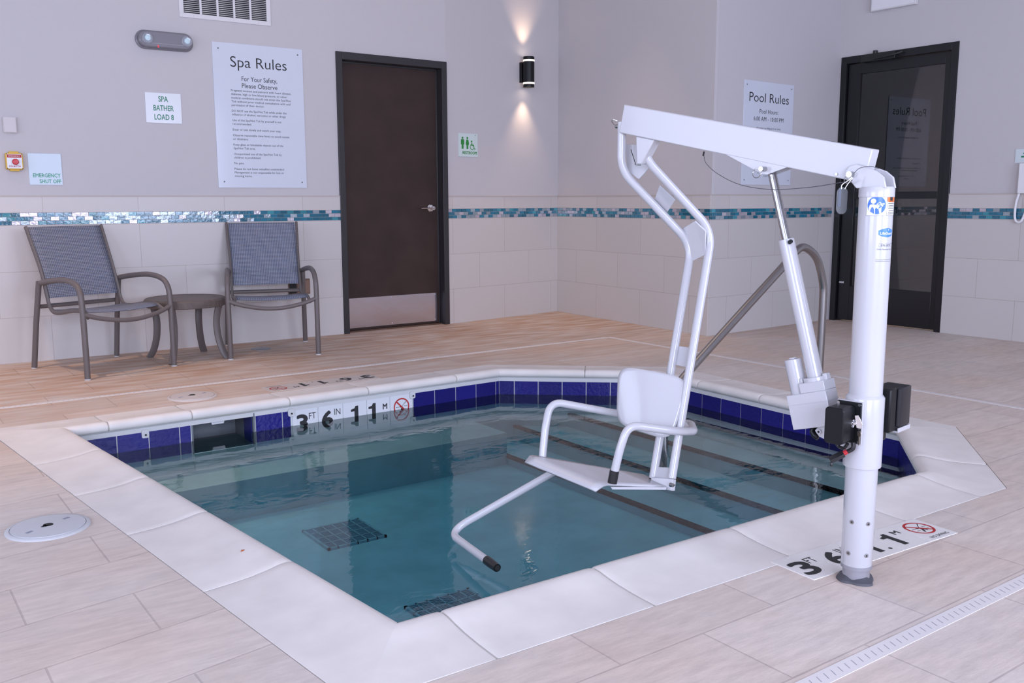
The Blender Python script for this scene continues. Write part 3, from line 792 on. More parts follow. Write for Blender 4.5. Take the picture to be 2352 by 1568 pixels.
# ------------------------------------------------------------------ signs on the walls
MA = wallM(A0, A1); sA = -1.0*0
SA = lambda s: (Vector((.826, 7.182)) - Vector(A0)).length + s      # measured along the left wall from the picture edge
def sign_root(name, label, M, sx, z, cat='sign'):
    return thing(name, label, cat, M @ Matrix.Translation((sx, z, 0)))
def screws(root, pts, mat=None, r=.006, z=.005):
    for (x, y) in pts:
        s = MB(); s.lathe([(r, 0), (r, .002), (r*.6, .0035), (.001, .004)], 12, Matrix.Translation((x, y, z))); s.build('screw', mat or M_chrome, root)
I4 = Matrix.Identity(4)
def spa_rules():
    W, H = .705, 1.070
    root = sign_root('spa_rules_sign', 'tall glossy white Spa Rules sign beside the brown door', MA, SA(1.551), 1.203)
    p = MB(); p.box(0, W, 0, H, .001, .006); p.build('panel', M_sign, root, bevel=.001)
    t = MB(); z = .0066; S = H/1535.0   # text laid out on the panel
    Y = lambda v: H - v*S
    write(t, I4, 'Spa Rules', W*.5, H-.172, .082, .44, 'c', res=4, z=z, bold=-.004)
    write(t, I4, 'For Your Safety,', W*.5, H-.272, .036, .278, 'c', res=3, z=z)
    write(t, I4, 'Please Observe', W*.5, H-.322, .036, .278, 'c', res=3, z=z)
    para = [('Pregnant women and persons with heart disease,', .480), ('diabetes, high or low blood pressure, or other', .444), ('medical conditions should not enter the Spa/Hot', .474), ('Tub without prior medical consultation with and', .470), ('permission of their doctor.', .258), None,
            ('DO NOT use the Spa/Hot Tub while under the', .436), ('influence of alcohol, narcotics or other drugs.', .432), None,
            ('Use of the Spa/Hot Tub by yourself is not', .390), ('recommended.', .150), None,
            ('Enter or exit slowly and watch your step.', .386), None,
            ('Observe reasonable time limits to avoid nausea', .452), ('or dizziness.', .118), None,
            ('Keep glass or breakable objects out of the', .400), ('Spa/Hot Tub area.', .172), None,
            ('Unsupervised use of the Spa/Hot Tub by', .382), ('children is prohibited.', .212), None,
            ('No pets.', .078), None,
            ('Please do not leave valuables unattended.', .400), ('Management is not responsible for lost or', .396), ('missing items.', .138)]
    y = H-.352
    for q in para:
        if q is None: y -= .0155; continue
        write(t, I4, q[0], .128, y, .0165, q[1]*.985, res=1, z=z); y -= .0270
    t.build('lettering', M_ink, root, smooth=0)
    screws(root, [(.045, H-.045), (W-.04, H-.045), (.045, .045), (W-.04, .045)], simple('sign_screw', (.2, .2, .22), .3, .8))
spa_rules()
def bather():
    W, H = .252, .214
    root = sign_root('bather_load_sign', 'small white SPA BATHER LOAD 8 sign left of the tall rules sign', MA, SA(1.054), 1.664)
    p = MB(); p.box(0, W, 0, H, .001, .005); p.build('panel', M_signw, root, bevel=.001)
    t = MB(); z = .0056
    for s_, y, wd_ in (('SPA', .152, .068), ('BATHER', .088, .142), ('LOAD 8', .024, .136)): write(t, I4, s_, W*.5, y, .040, wd_, 'c', bold=.012, res=3, z=z)
    t.build('lettering', M_green, root, smooth=0)
bather()
def emerg():
    W, H = .207, .212
    root = sign_root('emergency_shut_off_sign', 'small pale EMERGENCY SHUT OFF sign beside the red button', MA, SA(.267), 1.215)
    p = MB(); p.box(0, W, 0, H, .001, .005); p.build('panel', simple('frosted_panel', (.58, .68, .76), .3), root, bevel=.001)
    t = MB(); z = .0056
    write(t, I4, 'EMERGENCY', W-.012, .052, .027, .170, 'r', heavy=.0006, res=2, z=z); write(t, I4, 'SHUT OFF', W-.010, .012, .027, .134, 'r', heavy=.0006, res=2, z=z)
    t.build('lettering', simple('sea_green_ink', (.08, .38, .25), .6), root, smooth=0)
emerg()
def stop_button():
    root = sign_root('emergency_stop_box', 'yellow emergency stop box with red push button by the picture edge', MA, SA(.182), 1.370, 'emergency button')
    b_ = MB(); b_.prism(rrect(.104, .108, .006), .001, .040); b_.prism(rrect(.060, .132, .005), .001, .030); b_.build('box', M_yellow, root, bevel=.003)
    f = MB(); f.prism(rrect(.090, .094, .004), .040, .0425); f.build('face_plate', M_signw, root)
    t = MB(); t.box(-.043, .043, .024, .044, .0425, .0432)
    write(t, I4, 'PUSH BUTTON', 0, -.038, .010, .070, 'c', bold=.02, res=1, z=.0432); t.build('red_print', M_red, root, smooth=0)
    w_ = MB(); write(w_, I4, 'EMERGENCY', 0, .030, .009, .070, 'c', bold=.02, res=1, z=.0438); w_.build('white_print', M_signw, root, smooth=0)
    k = MB(); k.lathe([(.017, .0425), (.017, .052), (.020, .054), (.020, .062), (.016, .066), (.001, .067)], 24, Matrix.Translation((.004, -.004, 0))); k.build('push_button', M_redbtn, root)
    screws(root, [(-.045, .048), (.045, .048), (-.045, -.048), (.045, -.048)], M_dark, .003, .040)
stop_button()
sw = MB(); sw.prism(rrect(.082, .106, .008), .001, .024, MA @ Matrix.Translation((SA(.174), 1.610, 0))); sw.prism(rrect(.074, .098, .006), .024, .028, MA @ Matrix.Translation((SA(.174), 1.610, 0)))
tag(sw.build('wall_sensor', simple('offwhite_sensor', (.62, .58, .58), .5), bevel=.002), 'plain off-white thermostat box above the emergency stop box', 'wall sensor')

def vent():
    x0, x1, z0, z1 = SA(1.328), SA(2.012), 2.425, 2.86
    root = thing('air_vent', 'white rectangular air vent grille high above the Spa Rules sign', 'air vent', MA @ Matrix.Translation((x0, z0, 0)))
    W, H = x1-x0, z1-z0; f = MB()
    f.box(0, W, 0, .032, .001, .008); f.box(0, W, H-.032, H, .001, .008); f.box(0, .032, .032, H-.032, .001, .008); f.box(W-.032, W, .032, H-.032, .001, .008)
    n = 5; cw = (W-.064)/n
    for k in range(1, n): f.box(.032+k*cw-.008, .032+k*cw+.008, .032, H-.032, .001, .007)
    f.build('frame', M_vent, root, bevel=.001)
    b_ = MB(); b_.box(.03, W-.03, .03, H-.03, -.012, .0015); b_.build('dark_back', M_dark, root)
    s = MB(); y = .040
    while y < H-.036:
        s.add([(.032, y, .0065), (W-.032, y, .0065), (W-.032, y+.006, .0015), (.032, y+.006, .0015), (.032, y+.0012, .0068), (W-.032, y+.0012, .0068)], [(0,1,2,3), (4,5,2,3), (0,1,5,4)]); y += .0135
    s.build('louvres', M_vent, root, smooth=0)
    screws(root, [(.10, .016), (W-.10, .016)], M_vent, .006, .008)
vent()
def elight():
    root = thing('emergency_light', 'grey twin-head emergency light above the SPA BATHER sign', 'emergency light', MA @ Matrix.Translation((SA(1.212), 2.243, 0)))
    h = MB(); h.prism(rrect(.405, .132, .064, 10), .001, .018); h.prism(rrect(.375, .112, .054, 10), .018, .058); h.build('housing', M_elens, root, bevel=.012)
    g = MB(); g.box(-.12, .16, -.030, -.027, .058, .0595); g.build('seam', simple('seam_grey', (.35, .33, .36), .4), root)
    for x in (-.128, .145):
        c = MB(); c.lathe([(.038, .050), (.038, .064), (.032, .070), (.028, .066), (.001, .062)], 28, Matrix.Translation((x, .002, 0))); hd = c.build('lamp_head', simple('clear_lens', (.35, .36, .40), .1, coat=.6), root)
        e = MB(); e.lathe([(.021, .064), (.019, .074), (.008, .078), (.001, .078)], 20, Matrix.Translation((x, .004, 0))); e.build('reflector', emit('lamp_reflector', (.50, .64, .70), .12), hd)
    d = MB(); d.box(-.062, -.054, -.046, -.040, .058, .061); d.box(-.062, -.054, -.056, -.050, .058, .061); d.build('indicator', emit('led_red', (.8, .03, .03), .8), root)
elight()
def outlet():
    o = MB(); o.M = MA @ Matrix.Translation((SA(2.16), .418, .010)); o.box(-.085, .085, -.062, .062, 0, .018)
    r = thing('floor_outlet_cover', 'brown wall access cover half hidden behind the right chair', 'access cover', o.M); o.M = I4.copy()
    o = MB(); o.box(-.095, .085, -.062, .062, 0, .016); o.build('cover_plate', M_bronze, r, bevel=.003)
    k = MB(); k.box(-.09, -.03, -.05, .05, .016, .020); k.build('dark_slot', M_dark, r, bevel=.002)
    k = MB(); k.box(-.02, .075, -.05, .05, .016, .019); k.build('hinged_flap', simple('flap_brown', (.22, .13, .09), .5), r, bevel=.002)
outlet()

M2 = wallM(A2, A3)
def restroom():
    W, H = .228, .205
    root = sign_root('restroom_sign', 'small pale RESTROOM sign with green figures right of the brown door', M2, .130, 1.488)
    p = MB(); p.box(0, W, 0, H, .001, .005); p.build('panel', simple('pale_sign', (.62, .72, .70), .3), root, bevel=.001)
    t = MB(); z = .0056
    def man(cx, s, dress=False):
        disc(t, I4, cx, .068+.104*s, .011*s, z, 14)
        if dress: poly(t, I4, [(cx-.012*s, .068+.090*s), (cx+.012*s, .068+.090*s), (cx+.021*s, .068+.052*s), (cx+.016*s, .068+.050*s), (cx+.020*s, .068+.036*s), (cx+.011*s, .068+.036*s), (cx+.011*s, .068), (cx-.011*s, .068), (cx-.011*s, .068+.036*s), (cx-.020*s, .068+.036*s), (cx-.016*s, .068+.050*s), (cx-.021*s, .068+.052*s)], z)
        else: poly(t, I4, [(cx-.018*s, .068+.090*s), (cx+.018*s, .068+.090*s), (cx+.021*s, .068+.080*s), (cx+.021*s, .068+.042*s), (cx+.012*s, .068+.042*s), (cx+.012*s, .068), (cx-.012*s, .068), (cx-.012*s, .068+.042*s), (cx-.021*s, .068+.042*s), (cx-.021*s, .068+.080*s)], z)
    man(.048, .92); man(.104, .92, True)
    cx, cy = .160, .100; ring(t, I4, cx, cy-.012, .026, .006, z, 24)
    disc(t, I4, cx-.006, cy+.036, .0085, z, 12)
    poly(t, I4, [(cx-.010, cy+.026), (cx-.001, cy+.026), (cx-.001, cy+.004), (cx+.018, cy+.004), (cx+.030, cy-.028), (cx+.040, cy-.024), (cx+.040, cy-.030), (cx+.028, cy-.036), (cx+.012, cy-.003), (cx-.010, cy-.003)], z+.0001)
    write(t, I4, 'RESTROOM', W-.013, .022, .027, .168, 'r', heavy=.0010, res=2, z=z)
    t.build('pictogram', M_green2, root, smooth=0); screws(root, [(W-.03, H-.014)], M_ink, .003)
restroom()

def sconce(M, s, label, on=True):
    R = .052
    root = thing('wall_sconce', label, 'wall lamp', M @ Matrix.Translation((s, 2.275, 0)), None)
    b_ = MB(); b_.box(-.042, .042, -.092, .092, .001, .032); b_.build('back_box', M_black, root, bevel=.002)
    C = .032+R
    ax = Matrix.Translation((0, 0, C)) @ Matrix.Rotation(-PI/2, 4, 'X')     # lathe axis -> wall vertical
    def tube_(z0, z1, ri, ro): 
        m = MB(); n = 32; vs = []; fs = []
        for (r, z) in ((ro, z0), (ro, z1), (ri, z1), (ri, z0)):
            for k in range(n): a = 2*PI*k/n; vs.append((r*math.cos(a), r*math.sin(a), z))
        for i in range(4):
            for k in range(n): a = i*n+k; b2 = i*n+(k+1) % n; c_ = ((i+1) % 4)*n; fs.append((a, b2, c_+(k+1) % n, c_+k))
        m.add(vs, fs, ax); return m
    tube_(-.094, .094, R-.004, R).build('body', M_black, root)
    for sg in (-1, 1):
        z0, z1 = sorted((sg*.094, sg*.110)); gl = tube_(z0, z1, R-.007, R+.001).build('glass_band', emit('glowing_band', (1.0, .80, .66), 1.5), root)
        z0, z1 = sorted((sg*.110, sg*.137)); tube_(z0, z1, R-.004, R).build('end_ring', M_black, root)
        d = MB(); d.lathe([(R-.005, 0), (R-.005, .002), (.001, .003)], 28, ax @ Matrix.Translation((0, 0, sg*.120))); d.build('diffuser', emit('diffuser_glow', (1.0, .82, .66), 6), root)
        li = bpy.data.lights.new('sconce_beam', 'SPOT'); li.energy = 15 if sg > 0 else 15; li.color = (1.0, .70, .46); li.spot_size = math.radians(72); li.spot_blend = 1.0; li.shadow_soft_size = .02
        lo = bpy.data.objects.new('sconce_beam', li); COL.objects.link(lo); lo.parent = root
        lo.location = (0, sg*.150, C); lo.rotation_euler = (PI/2 if sg > 0 else -PI/2, 0, 0)
sconce(M2, .925, 'black up-and-down cylinder wall lamp glowing between the doors')
sconce(MA, SA(-.85), 'black up-and-down wall lamp outside the left picture edge')

MCw = wallM(B1, C1)
def pool_rules():
    W, H = .668, .838
    root = sign_root('pool_rules_sign', 'white Pool Rules sign partly hidden behind the lift arm', MCw, .360, 1.222)
    p = MB(); p.box(0, W, 0, H, .001, .006); p.build('panel', M_sign, root, bevel=.001)
    t = MB(); z = .0066
    write(t, I4, 'Pool Rules', W*.5, H-.165, .078, .53, 'c', res=3, z=z, bold=-.004)
    write(t, I4, 'Pool Hours:', W*.5, H-.255, .036, .25, 'c', res=2, z=z)
    write(t, I4, '6:00 AM - 10:00 PM', W*.5, H-.316, .036, .40, 'c', res=2, z=z)
    write(t, I4, 'Warning: no lifeguard on duty', W*.5, H-.380, .015, .33, 'c', res=1, z=z)
    for (s_, y, wd_) in (('No glass or breakable objects', .262, .36), ('No pets', .216, .09), ('Report any injury or accident to the', .170, .40), ('management immediately.', .148, .28)):
        write(t, I4, s_, .145 if not s_.startswith('management') else .145, y, .015, wd_, res=1, z=z)
        if not s_.startswith('management'): disc(t, I4, .115, y+.006, .004, z, 8)
    write(t, I4, 'In Case of an Emergency', W*.5, .094, .015, .25, 'c', res=1, z=z); write(t, I4, 'Call 911', W*.5, .068, .015, .09, 'c', res=1, z=z)
    t.build('lettering', M_ink, root, smooth=0)
    screws(root, [(.035, H-.035), (W-.035, H-.035), (.035, .04), (W-.035, .04)], simple('sign_screw_b', (.2, .2, .22), .3, .8))
pool_rules()
# fixtures on the right wall
ex = thing('exit_sign_box', 'white box fixture cut by the top edge above the glass door', 'wall fixture', MD @ Matrix.Translation((.515, 2.84, 0)))
b_ = MB(); b_.box(-.205, .205, -.155, .155, .001, .045); b_.build('box', M_vent, ex, bevel=.004)
b_ = MB(); b_.box(-.195, .195, -.145, .145, .045, .047); b_.build('face', M_whitep, ex, bevel=.001)
s5 = thing('small_wall_sign', 'pale wall sign with green print cut by the right picture edge', 'sign', MD @ Matrix.Translation((1.60, 1.372, 0)))
b_ = MB(); b_.box(0, .21, 0, .105, .001, .005); b_.build('panel', simple('pale_sign_b', (.62, .70, .72), .3), s5, bevel=.001)
b_ = MB(); poly(b_, I4, [(.045, .040), (.17, .040), (.17, .052), (.045, .052)], .0056); poly(b_, I4, [(.060, .064), (.16, .064), (.16, .076), (.060, .076)], .0056); b_.build('green_print', M_green, s5, smooth=0)
ph = thing('wall_telephone', 'white wall telephone with hanging cord at the right picture edge', 'telephone', MD @ Matrix.Translation((1.70, 1.16, 0)))
b_ = MB(); b_.box(-.045, .12, -.02, .21, .001, .05); b_.build('base', M_whitep, ph, bevel=.006)
b_ = MB(); b_.tube(catmull([(-.035, -.01, .03), (-.055, -.10, .03), (-.055, -.20, .03), (-.035, -.235, .03), (0, -.22, .03), (.03, -.12, .03), (.05, -.01, .03)]), .009, 10); b_.build('cord', M_whitep, ph)

# ------------------------------------------------------------------ stainless hand rail
def handrail():
    r = thing('pool_handrail', 'stainless steel handrail sloping from the deck into the pool steps', 'handrail', Matrix.Translation((4.87, 3.5, 0)))
    y = 0; O = Vector((4.87, 3.5, 0))
    pts = [(4.875, 3.5, 0), (4.880, 3.5, .46), (4.868, 3.5, .60), (4.80, 3.5, .745), (4.684, 3.5, .815), (4.60, 3.5, .80), (4.488, 3.5, .715), (4.119, 3.5, .458), (3.74, 3.5, .19), (3.60, 3.5, .075), (3.545, 3.5, -.02), (3.531, 3.5, -.18), (3.529, 3.5, -.36)]
    m = MB(); m.tube([Vector(p)-O for p in catmull(pts, 8)], .0235, 20); m.build('rail', M_rail, r)
    e = MB(); e.lathe([(.055, 0), (.055, .008), (.030, .022), (.025, .024)], 28, Matrix.Translation((.005, 0, 0))); e.build('base_flange', M_rail, r)
handrail()

# ------------------------------------------------------------------ chairs
def sling(mb_pts, w_, name, parent):
    """cloth hung between two side rails following the y,z profile"""
    prof = catmull([(0, *p) for p in mb_pts], 6); m = MB(); n = len(prof)-1
    ln = [0]
    for i in range(n): ln.append(ln[-1]+(prof[i+1]-prof[i]).length)
    nx = 10
    vs = []; uvs = []
    for j in range(n+1):
        for i in range(nx+1):
            u = i/nx*2-1; p = prof[j]
            sag = .012*(1-u*u)
            vs.append((u*w_, p.y + (sag if name == 'back_sling' else 0), p.z - (sag if name != 'back_sling' else 0))); uvs.append((u*w_, ln[j]))
    fs = [(j*(nx+1)+i, j*(nx+1)+i+1, (j+1)*(nx+1)+i+1, (j+1)*(nx+1)+i) for j in range(n) for i in range(nx)]
    m.add(vs, fs); o = m.build(name, M_sling, parent, solid=.003)
    u = o.data.uv_layers.new(name='UVMap')
    for lp in o.data.loops: u.data[lp.index].uv = uvs[lp.vertex_index]
    return o
def make_chair(label):
    root = thing('patio_chair', label, 'chair', None, 'blue sling chairs against the left wall')
    r = .0180; hw = .305
    for s in (-1, 1):
        m = MB(); m.tube(catmull([(s*hw, -.345, 0), (s*hw, -.345, .24), (s*hw, -.340, .46), (s*(hw-.002), -.322, .545), (s*(hw-.006), -.265, .592), (s*(hw-.012), -.13, .612), (s*(hw-.02), .06, .598), (s*(hw-.028), .20, .578)], 6), r, 14)
        m.build('armrest_and_front_leg', M_chairf, root)
        m = MB(); m.tube([(s*(hw-.010), .345, 0), (s*(hw-.018), .29, .30), (s*(hw-.026), .225, .585)], r, 14); m.build('rear_leg', M_chairf, root)
        for (x, y) in ((s*hw, -.345), (s*(hw-.010), .345)):
            m = MB(); m.cyl((x, y, .0), (x, y, .007), .019, n=14); m.build('foot_glide', M_lid, root)
        m = MB(); m.tube(catmull([(s*.262, .380, .938), (s*.258, .322, .82), (s*.252, .245, .66), (s*.252, .195, .52), (s*.252, .170, .44), (s*.252, .125, .395), (s*.252, .04, .392), (s*.252, -.12, .415), (s*.252, -.245, .420), (s*.258, -.30, .400), (s*.262, -.325, .385)], 6), .0125, 12, flat=(1.25, .8))
        m.build('side_rail', M_chairf, root)
    m = MB(); m.tube([(-hw+.02, .285, .415), (hw-.02, .285, .415)], .014, 12); m.build('rear_crossbar', M_chairf, root)
    m = MB(); m.tube(catmull([(-hw, -.345, .412), (-.22, -.358, .382), (-.10, -.370, .358), (0, -.373, .351), (.10, -.370, .358), (.22, -.358, .382), (hw, -.345, .412)], 6), .0145, 12); m.build('front_crossbar', M_chairf, root)
    sling([(.376, .936), (.322, .82), (.245, .66), (.195, .52), (.182, .475)], .248, 'back_sling', root)
    sling([(.115, .405), (.04, .402), (-.12, .424), (-.245, .429), (-.290, .414)], .248, 'seat_sling', root)
    return root
def dup_tree(o, parent=None):
    c = o.copy(); COL.objects.link(c)
    if parent: c.parent = parent
    for ch in list(o.children):
        if ch.name in COL.objects: dup_tree(ch, c)
    return c
ch1 = make_chair('blue woven sling chair at the left, angled toward the pool')
ch2 = dup_tree(ch1); ch2['label'] = 'blue woven sling chair next to the brown door'
ch1.location = (1.372, 6.60, 0); ch1.rotation_euler = (0, 0, math.radians(17.5))
ch2.location = (2.555, 6.635, 0); ch2.rotation_euler = (0, 0, math.radians(-16.5))

def side_table():
    root = thing('side_table', 'low round brown side table between the two blue chairs', 'table', Matrix.Translation((1.945, 6.635, 0)))
    m = MB(); m.lathe([(.262, .374), (.272, .378), (.276, .420), (.268, .430), (.262, .432), (.259, .429), (.001, .429)], 48)
    m.build('tabletop', simple('table_top_brown', (.115, .092, .082), .5, var=.25, vscale=8, stretch=(1, 14, 1)), root)
    for k in range(4):
        a = PI/4 + k*PI/2 + .10; c_, s_ = math.cos(a), math.sin(a)
        pr = [(.245, .392), (.226, .33), (.216, .25), (.224, .15), (.250, .06), (.285, 0)]
        m = MB(); m.tube(catmull([(q*c_, q*s_, z) for q, z in pr], 5), .0165, 12, flat=(1.5, .75)); m.build('leg', M_chairf, root)
    m = MB(); ring_ = [(.205*math.cos(2*PI*k/32), .205*math.sin(2*PI*k/32), .385) for k in range(33)]; m.tube(ring_, .009, 8); m.build('apron_ring', M_chairf, root)
side_table()

# ------------------------------------------------------------------ the pool lift
PC = Vector((2.33, 1.515, 0))
BV = Vector((-.15, .9887, 0)).normalized(); FV = Vector((-BV.y, BV.x, 0))
LM = Matrix(((BV.x, FV.x, 0, PC.x), (BV.y, FV.y, 0, PC.y), (0, 0, 1, 0), (0, 0, 0, 1)))
LI = LM.inverted()
def lp(px, py, fwd): return LI @ cp(px, py, fwd)      # photo point at a depth -> lift coordinates (t along arm, f toward seat front, z)
LIFT = thing('pool_lift', 'white accessible pool lift with hanging seat over the spa water', 'pool lift', LM)
def part(mb, name, mat, parent=LIFT, **kw): return mb.build(name, mat, parent, **kw)

m = MB(); m.lathe([(.043, .050), (.0435, .051), (.0445, .335), (.0450, .3435), (.0520, .3445), (.0525, .3455), (.0525, .3455), (.0525, .545), (.0522, .546), (.0470, .553), (.0455, .5545), (.0455, .556), (.0455, 1.105), (.047, 1.107), (.047, 1.128), (.044, 1.134), (.002, 1.136)], 48); POST = part(m, 'post', M_white)
m = MB(); m.lathe([(.038, .0), (.038, .040), (.044, .040), (.044, .050), (.038, .051)], 32); part(m, 'anchor_sleeve', simple('worn_sleeve', (.38, .38, .42), .35, .5, bump=.5, bscale=30))
m = MB(); pts = []; nn = 40
for k in range(nn):
    a = 2*PI*k/nn; q_ = (abs(math.cos(a))**3.2+abs(math.sin(a))**3.2)**(-1/3.2)
    rr = .050*q_*(1+.05*math.sin(3*a+1)+.03*math.sin(8*a)); pts.append((rr*math.cos(a+.35), rr*math.sin(a+.35)))
vs = [(x, y, .0004) for x, y in pts]+[(x*.97, y*.97, .007) for x, y in pts]+[(x*.80, y*.80, .011) for x, y in pts]+[(x*.62, y*.62, .020) for x, y in pts]
m.add(vs, [(j*nn+i, j*nn+(i+1) % nn, (j+1)*nn+(i+1) % nn, (j+1)*nn+i) for j in range(3) for i in range(nn)]+[tuple(range(nn))])
part(m, 'sealant_collar', M_tray)
toCam = (LI.to_3x3() @ (-PC)).normalized(); rgt = Vector((0, 0, 1)).cross(toCam).normalized()   # right-hand side as seen from the room
def on_post(ang, z, r=.0455):
    return toCam*(math.cos(ang)*r) + rgt*(math.sin(ang)*r) + Vector((0, 0, z))
for (a, z) in ((-.42, .185), (.62, .183), (-.55, .062), (.62, .060)):
    z = z if z > .1 else z+.028
    m = MB(); p0 = on_post(a, z, .042); p1 = on_post(a, z, .0455); m.cyl(p0, p1, .0062, n=14); s_ = part(m, 'post_screw', M_steel)
    m = MB(); m.cyl(p1, on_post(a, z, .0458), .0025, n=8); part(m, 'hex_socket', M_dark, s_)
# decals bent round the post
def decal():
    R = .0462
    def wr(dz):
        return lambda q: tuple(on_post(q[0]/.0462, q[1], .0455+dz))
    class W:  # little writer that bends the flat shapes
        pass
    def bend_poly(mb, pts, dz, sub=1):
        mb.add([wr(dz)(p) for p in pts], [tuple(range(len(pts)))])
    def bend_rect(mb, x0, x1, z0, z1, dz, n=12):
        f = wr(dz); vs = []
        for i in range(n+1):
            x = x0+(x1-x0)*i/n; vs += [f((x, z0)), f((x, z1))]
        mb.add(vs, [(2*i, 2*i+2, 2*i+3, 2*i+1) for i in range(n)])
    x0, x1, z0, z1 = -.026, .030, 1.056, 1.112
    a = MB(); bend_rect(a, x0, .080, z0, z1, .0002, 24); D = part(a, 'warning_decal', M_decalw, POST)
    b_ = MB()
    t_ = .0007
    for (c0, c1, e0, e1) in ((x0, .080, z0, z0+t_), (x0, .080, z1-t_, z1), (x0, x0+t_, z0, z1), (x1, x1+t_, z0, z1)): bend_rect(b_, c0, c1, e0, e1, .0004, 16 if c1-c0 > .01 else 1)
    for k in range(8): bend_rect(b_, .034+.001*(k % 3), .062, 1.060+k*.0046, 1.0615+k*.0046, .0004, 6)
    bend_rect(b_, .040, .052, 1.096, 1.106, .0007, 3)
    part(b_, 'decal_print', M_ink, POST)
    o_ = MB(); bend_rect(o_, x1+.001, .075, 1.093, 1.1105, .0005, 8); part(o_, 'orange_panel', M_decalor, POST)
    c = MB(); cx, cz, r = .002, 1.0842, .0245; n = 36; vs = []; rings_ = 6
    f = wr(.0005)
    vs.append(f((cx, cz)))
    for j in range(1, rings_+1):
        for k in range(n): vs.append(f((cx+r*j/rings_*math.cos(2*PI*k/n), cz+r*j/rings_*math.sin(2*PI*k/n))))
    fs = [(0, 1+k, 1+(k+1) % n) for k in range(n)]
    for j in range(rings_-1):
        for k in range(n): a1 = 1+j*n+k; a2 = 1+j*n+(k+1) % n; fs.append((a1, a2, a2+n, a1+n))
    c.add(vs, fs); part(c, 'blue_disc', M_decalblue, POST)
    q = MB(); g = wr(.0008)
    hx, hz = cx-.009, cz+.011; vs = [g((hx, hz))]+[g((hx+.007*math.cos(2*PI*k/20), hz+.007*math.sin(2*PI*k/20))) for k in range(20)]
    q.add(vs, [(0, 1+k, 1+(k+1) % 20) for k in range(20)])
    for pl in ([(-.021, -.008), (-.018, .001), (-.009, .003), (-.001, 0), (-.004, -.012), (-.003, -.023), (-.012, -.0215), (-.019, -.015)], [(-.005, -.002), (.002, -.010), (.012, -.006), (.017, -.002), (.015, .002), (.004, -.003), (-.002, .002)], [(-.001, .003), (.008, .009), (.013, .004), (.004, -.002)], [(.009, .003), (.019, .006), (.021, .003), (.012, -.002)], [(.005, -.010), (.012, -.006), (.012, -.022), (.008, -.0235)]):
        q.add([g((cx+a_, cz+z_)) for a_, z_ in pl], [tuple(range(len(pl)))])
    part(q, 'reading_figure', M_decalw, POST)
    # lens shaped maker's badge and the small print below it
    l = MB(); Lx0, Lx1, cz = .010, .062, 1.010; n = 14; f = wr(.0003); vs = []
    for i in range(n+1):
        u = i/n; x = Lx0+(Lx1-Lx0)*u; hh = .006+.0065*math.sin(PI*u); vs += [f((x, cz-hh)), f((x, cz+hh))]
    l.add(vs, [(2*i, 2*i+2, 2*i+3, 2*i+1) for i in range(n)]); part(l, 'maker_badge', M_logoblue, POST)
    t1 = MB(); write(t1, I4, 'LifeGuard', .0145, cz-.005, .0072, .044, bold=.02, res=1, wrap=wr(.0007))
    for s_ in ((0, .0035), (PI/2, .0035)):
        pass
    st = [(.040+.0028*math.cos(PI/4*k)*(1 if k % 2 == 0 else .35), cz+.0075+.0028*math.sin(PI/4*k)*(1 if k % 2 == 0 else .35)) for k in range(8)]
    t1.add([wr(.0007)(p) for p in st], [tuple(range(8))]); part(t1, 'badge_lettering', M_decalw, POST)
    s_ = MB()
    for (c0, c1, e0, e1) in ((.013, .062, .9715, .9720), (.013, .062, .9805, .9810), (.013, .0134, .9715, .981)): bend_rect(s_, c0, c1, e0, e1, .0003, 8 if c1-c0 > .01 else 1)
    write(s_, I4, 'S/N: 8191', .018, .9736, .0052, .034, bold=.015, res=1, wrap=wr(.0003))
    write(s_, I4, '350lb Maximum Load', .008, .9630, .0042, .050, res=1, wrap=wr(.0003))
    write(s_, I4, 'Manufactured by pool lift maker', .006, .9360, .0026, .055, res=1, wrap=wr(.0003)) if False else None
    for zz in (.9355, .9315): bend_rect(s_, .006, .058, zz, zz+.0011, .0003, 8)
    part(s_, 'serial_print', simple('grey_print', (.12, .12, .14), .6), POST)
decal()

# yoke on top of the post
def lift_plate(pts, f0, f1, name, mat, parent=LIFT, bevel=.002):
    """plate with outline in the arm plane (t, z), between two f values"""
    m = MB(); m.prism(pts, 0, f1-f0, Matrix(((1,0,0,0),(0,0,-1,f1),(0,1,0,0),(0,0,0,1))))
    return m.build(name, mat, parent, bevel=bevel)
yk = [(-.040, 1.130), (.044, 1.130), (.060, 1.148), (.076, 1.160), (.078, 1.178), (.066, 1.192), (.046, 1.196), (.020, 1.188), (-.012, 1.176), (-.032, 1.160)]
lift_plate(yk, .026, .034, 'yoke_cheek', M_white); lift_plate(yk, -.034, -.026, 'yoke_cheek', M_white)
# lifting beam
t0 = Vector((.008, 0, 1.235)); t1 = Vector((.874, 0, 1.417)); dx = (t1-t0).normalized(); dn = Vector((dx.z, 0, -dx.x)); Lb = (t1-t0).length
def bp(a, h): q = t0+dx*a+dn*h; return (q.x, q.z)
BEAM = lift_plate([bp(0, 0), bp(Lb, 0), bp(Lb, .094), bp(0, .094)], -.0225, .0225, 'lifting_beam', M_white, bevel=.003)
m = MB(); m.cyl((.058, -.045, 1.168), (.058, .052, 1.168), .0085, n=18); pin = part(m, 'pivot_pin', M_steel)
def split_ring(c, nrm, R, r=.0012, parent=LIFT, name='split_ring'):
    nrm = Vector(nrm).normalized(); u = nrm.orthogonal().normalized(); v = nrm.cross(u)
    m = MB(); m.tube([Vector(c)+u*R*math.cos(2*PI*k/24)+v*R*math.sin(2*PI*k/24) for k in range(25)], r, 8, caps=False); return part(m, name, M_steel, parent)
split_ring((.060, .050, 1.155), (0, 1, .3), .0115, parent=pin)
m = MB(); m.cyl((.108, .0225, 1.170), (.108, .026, 1.170), .004, n=12); part(m, 'beam_screw', M_steel)
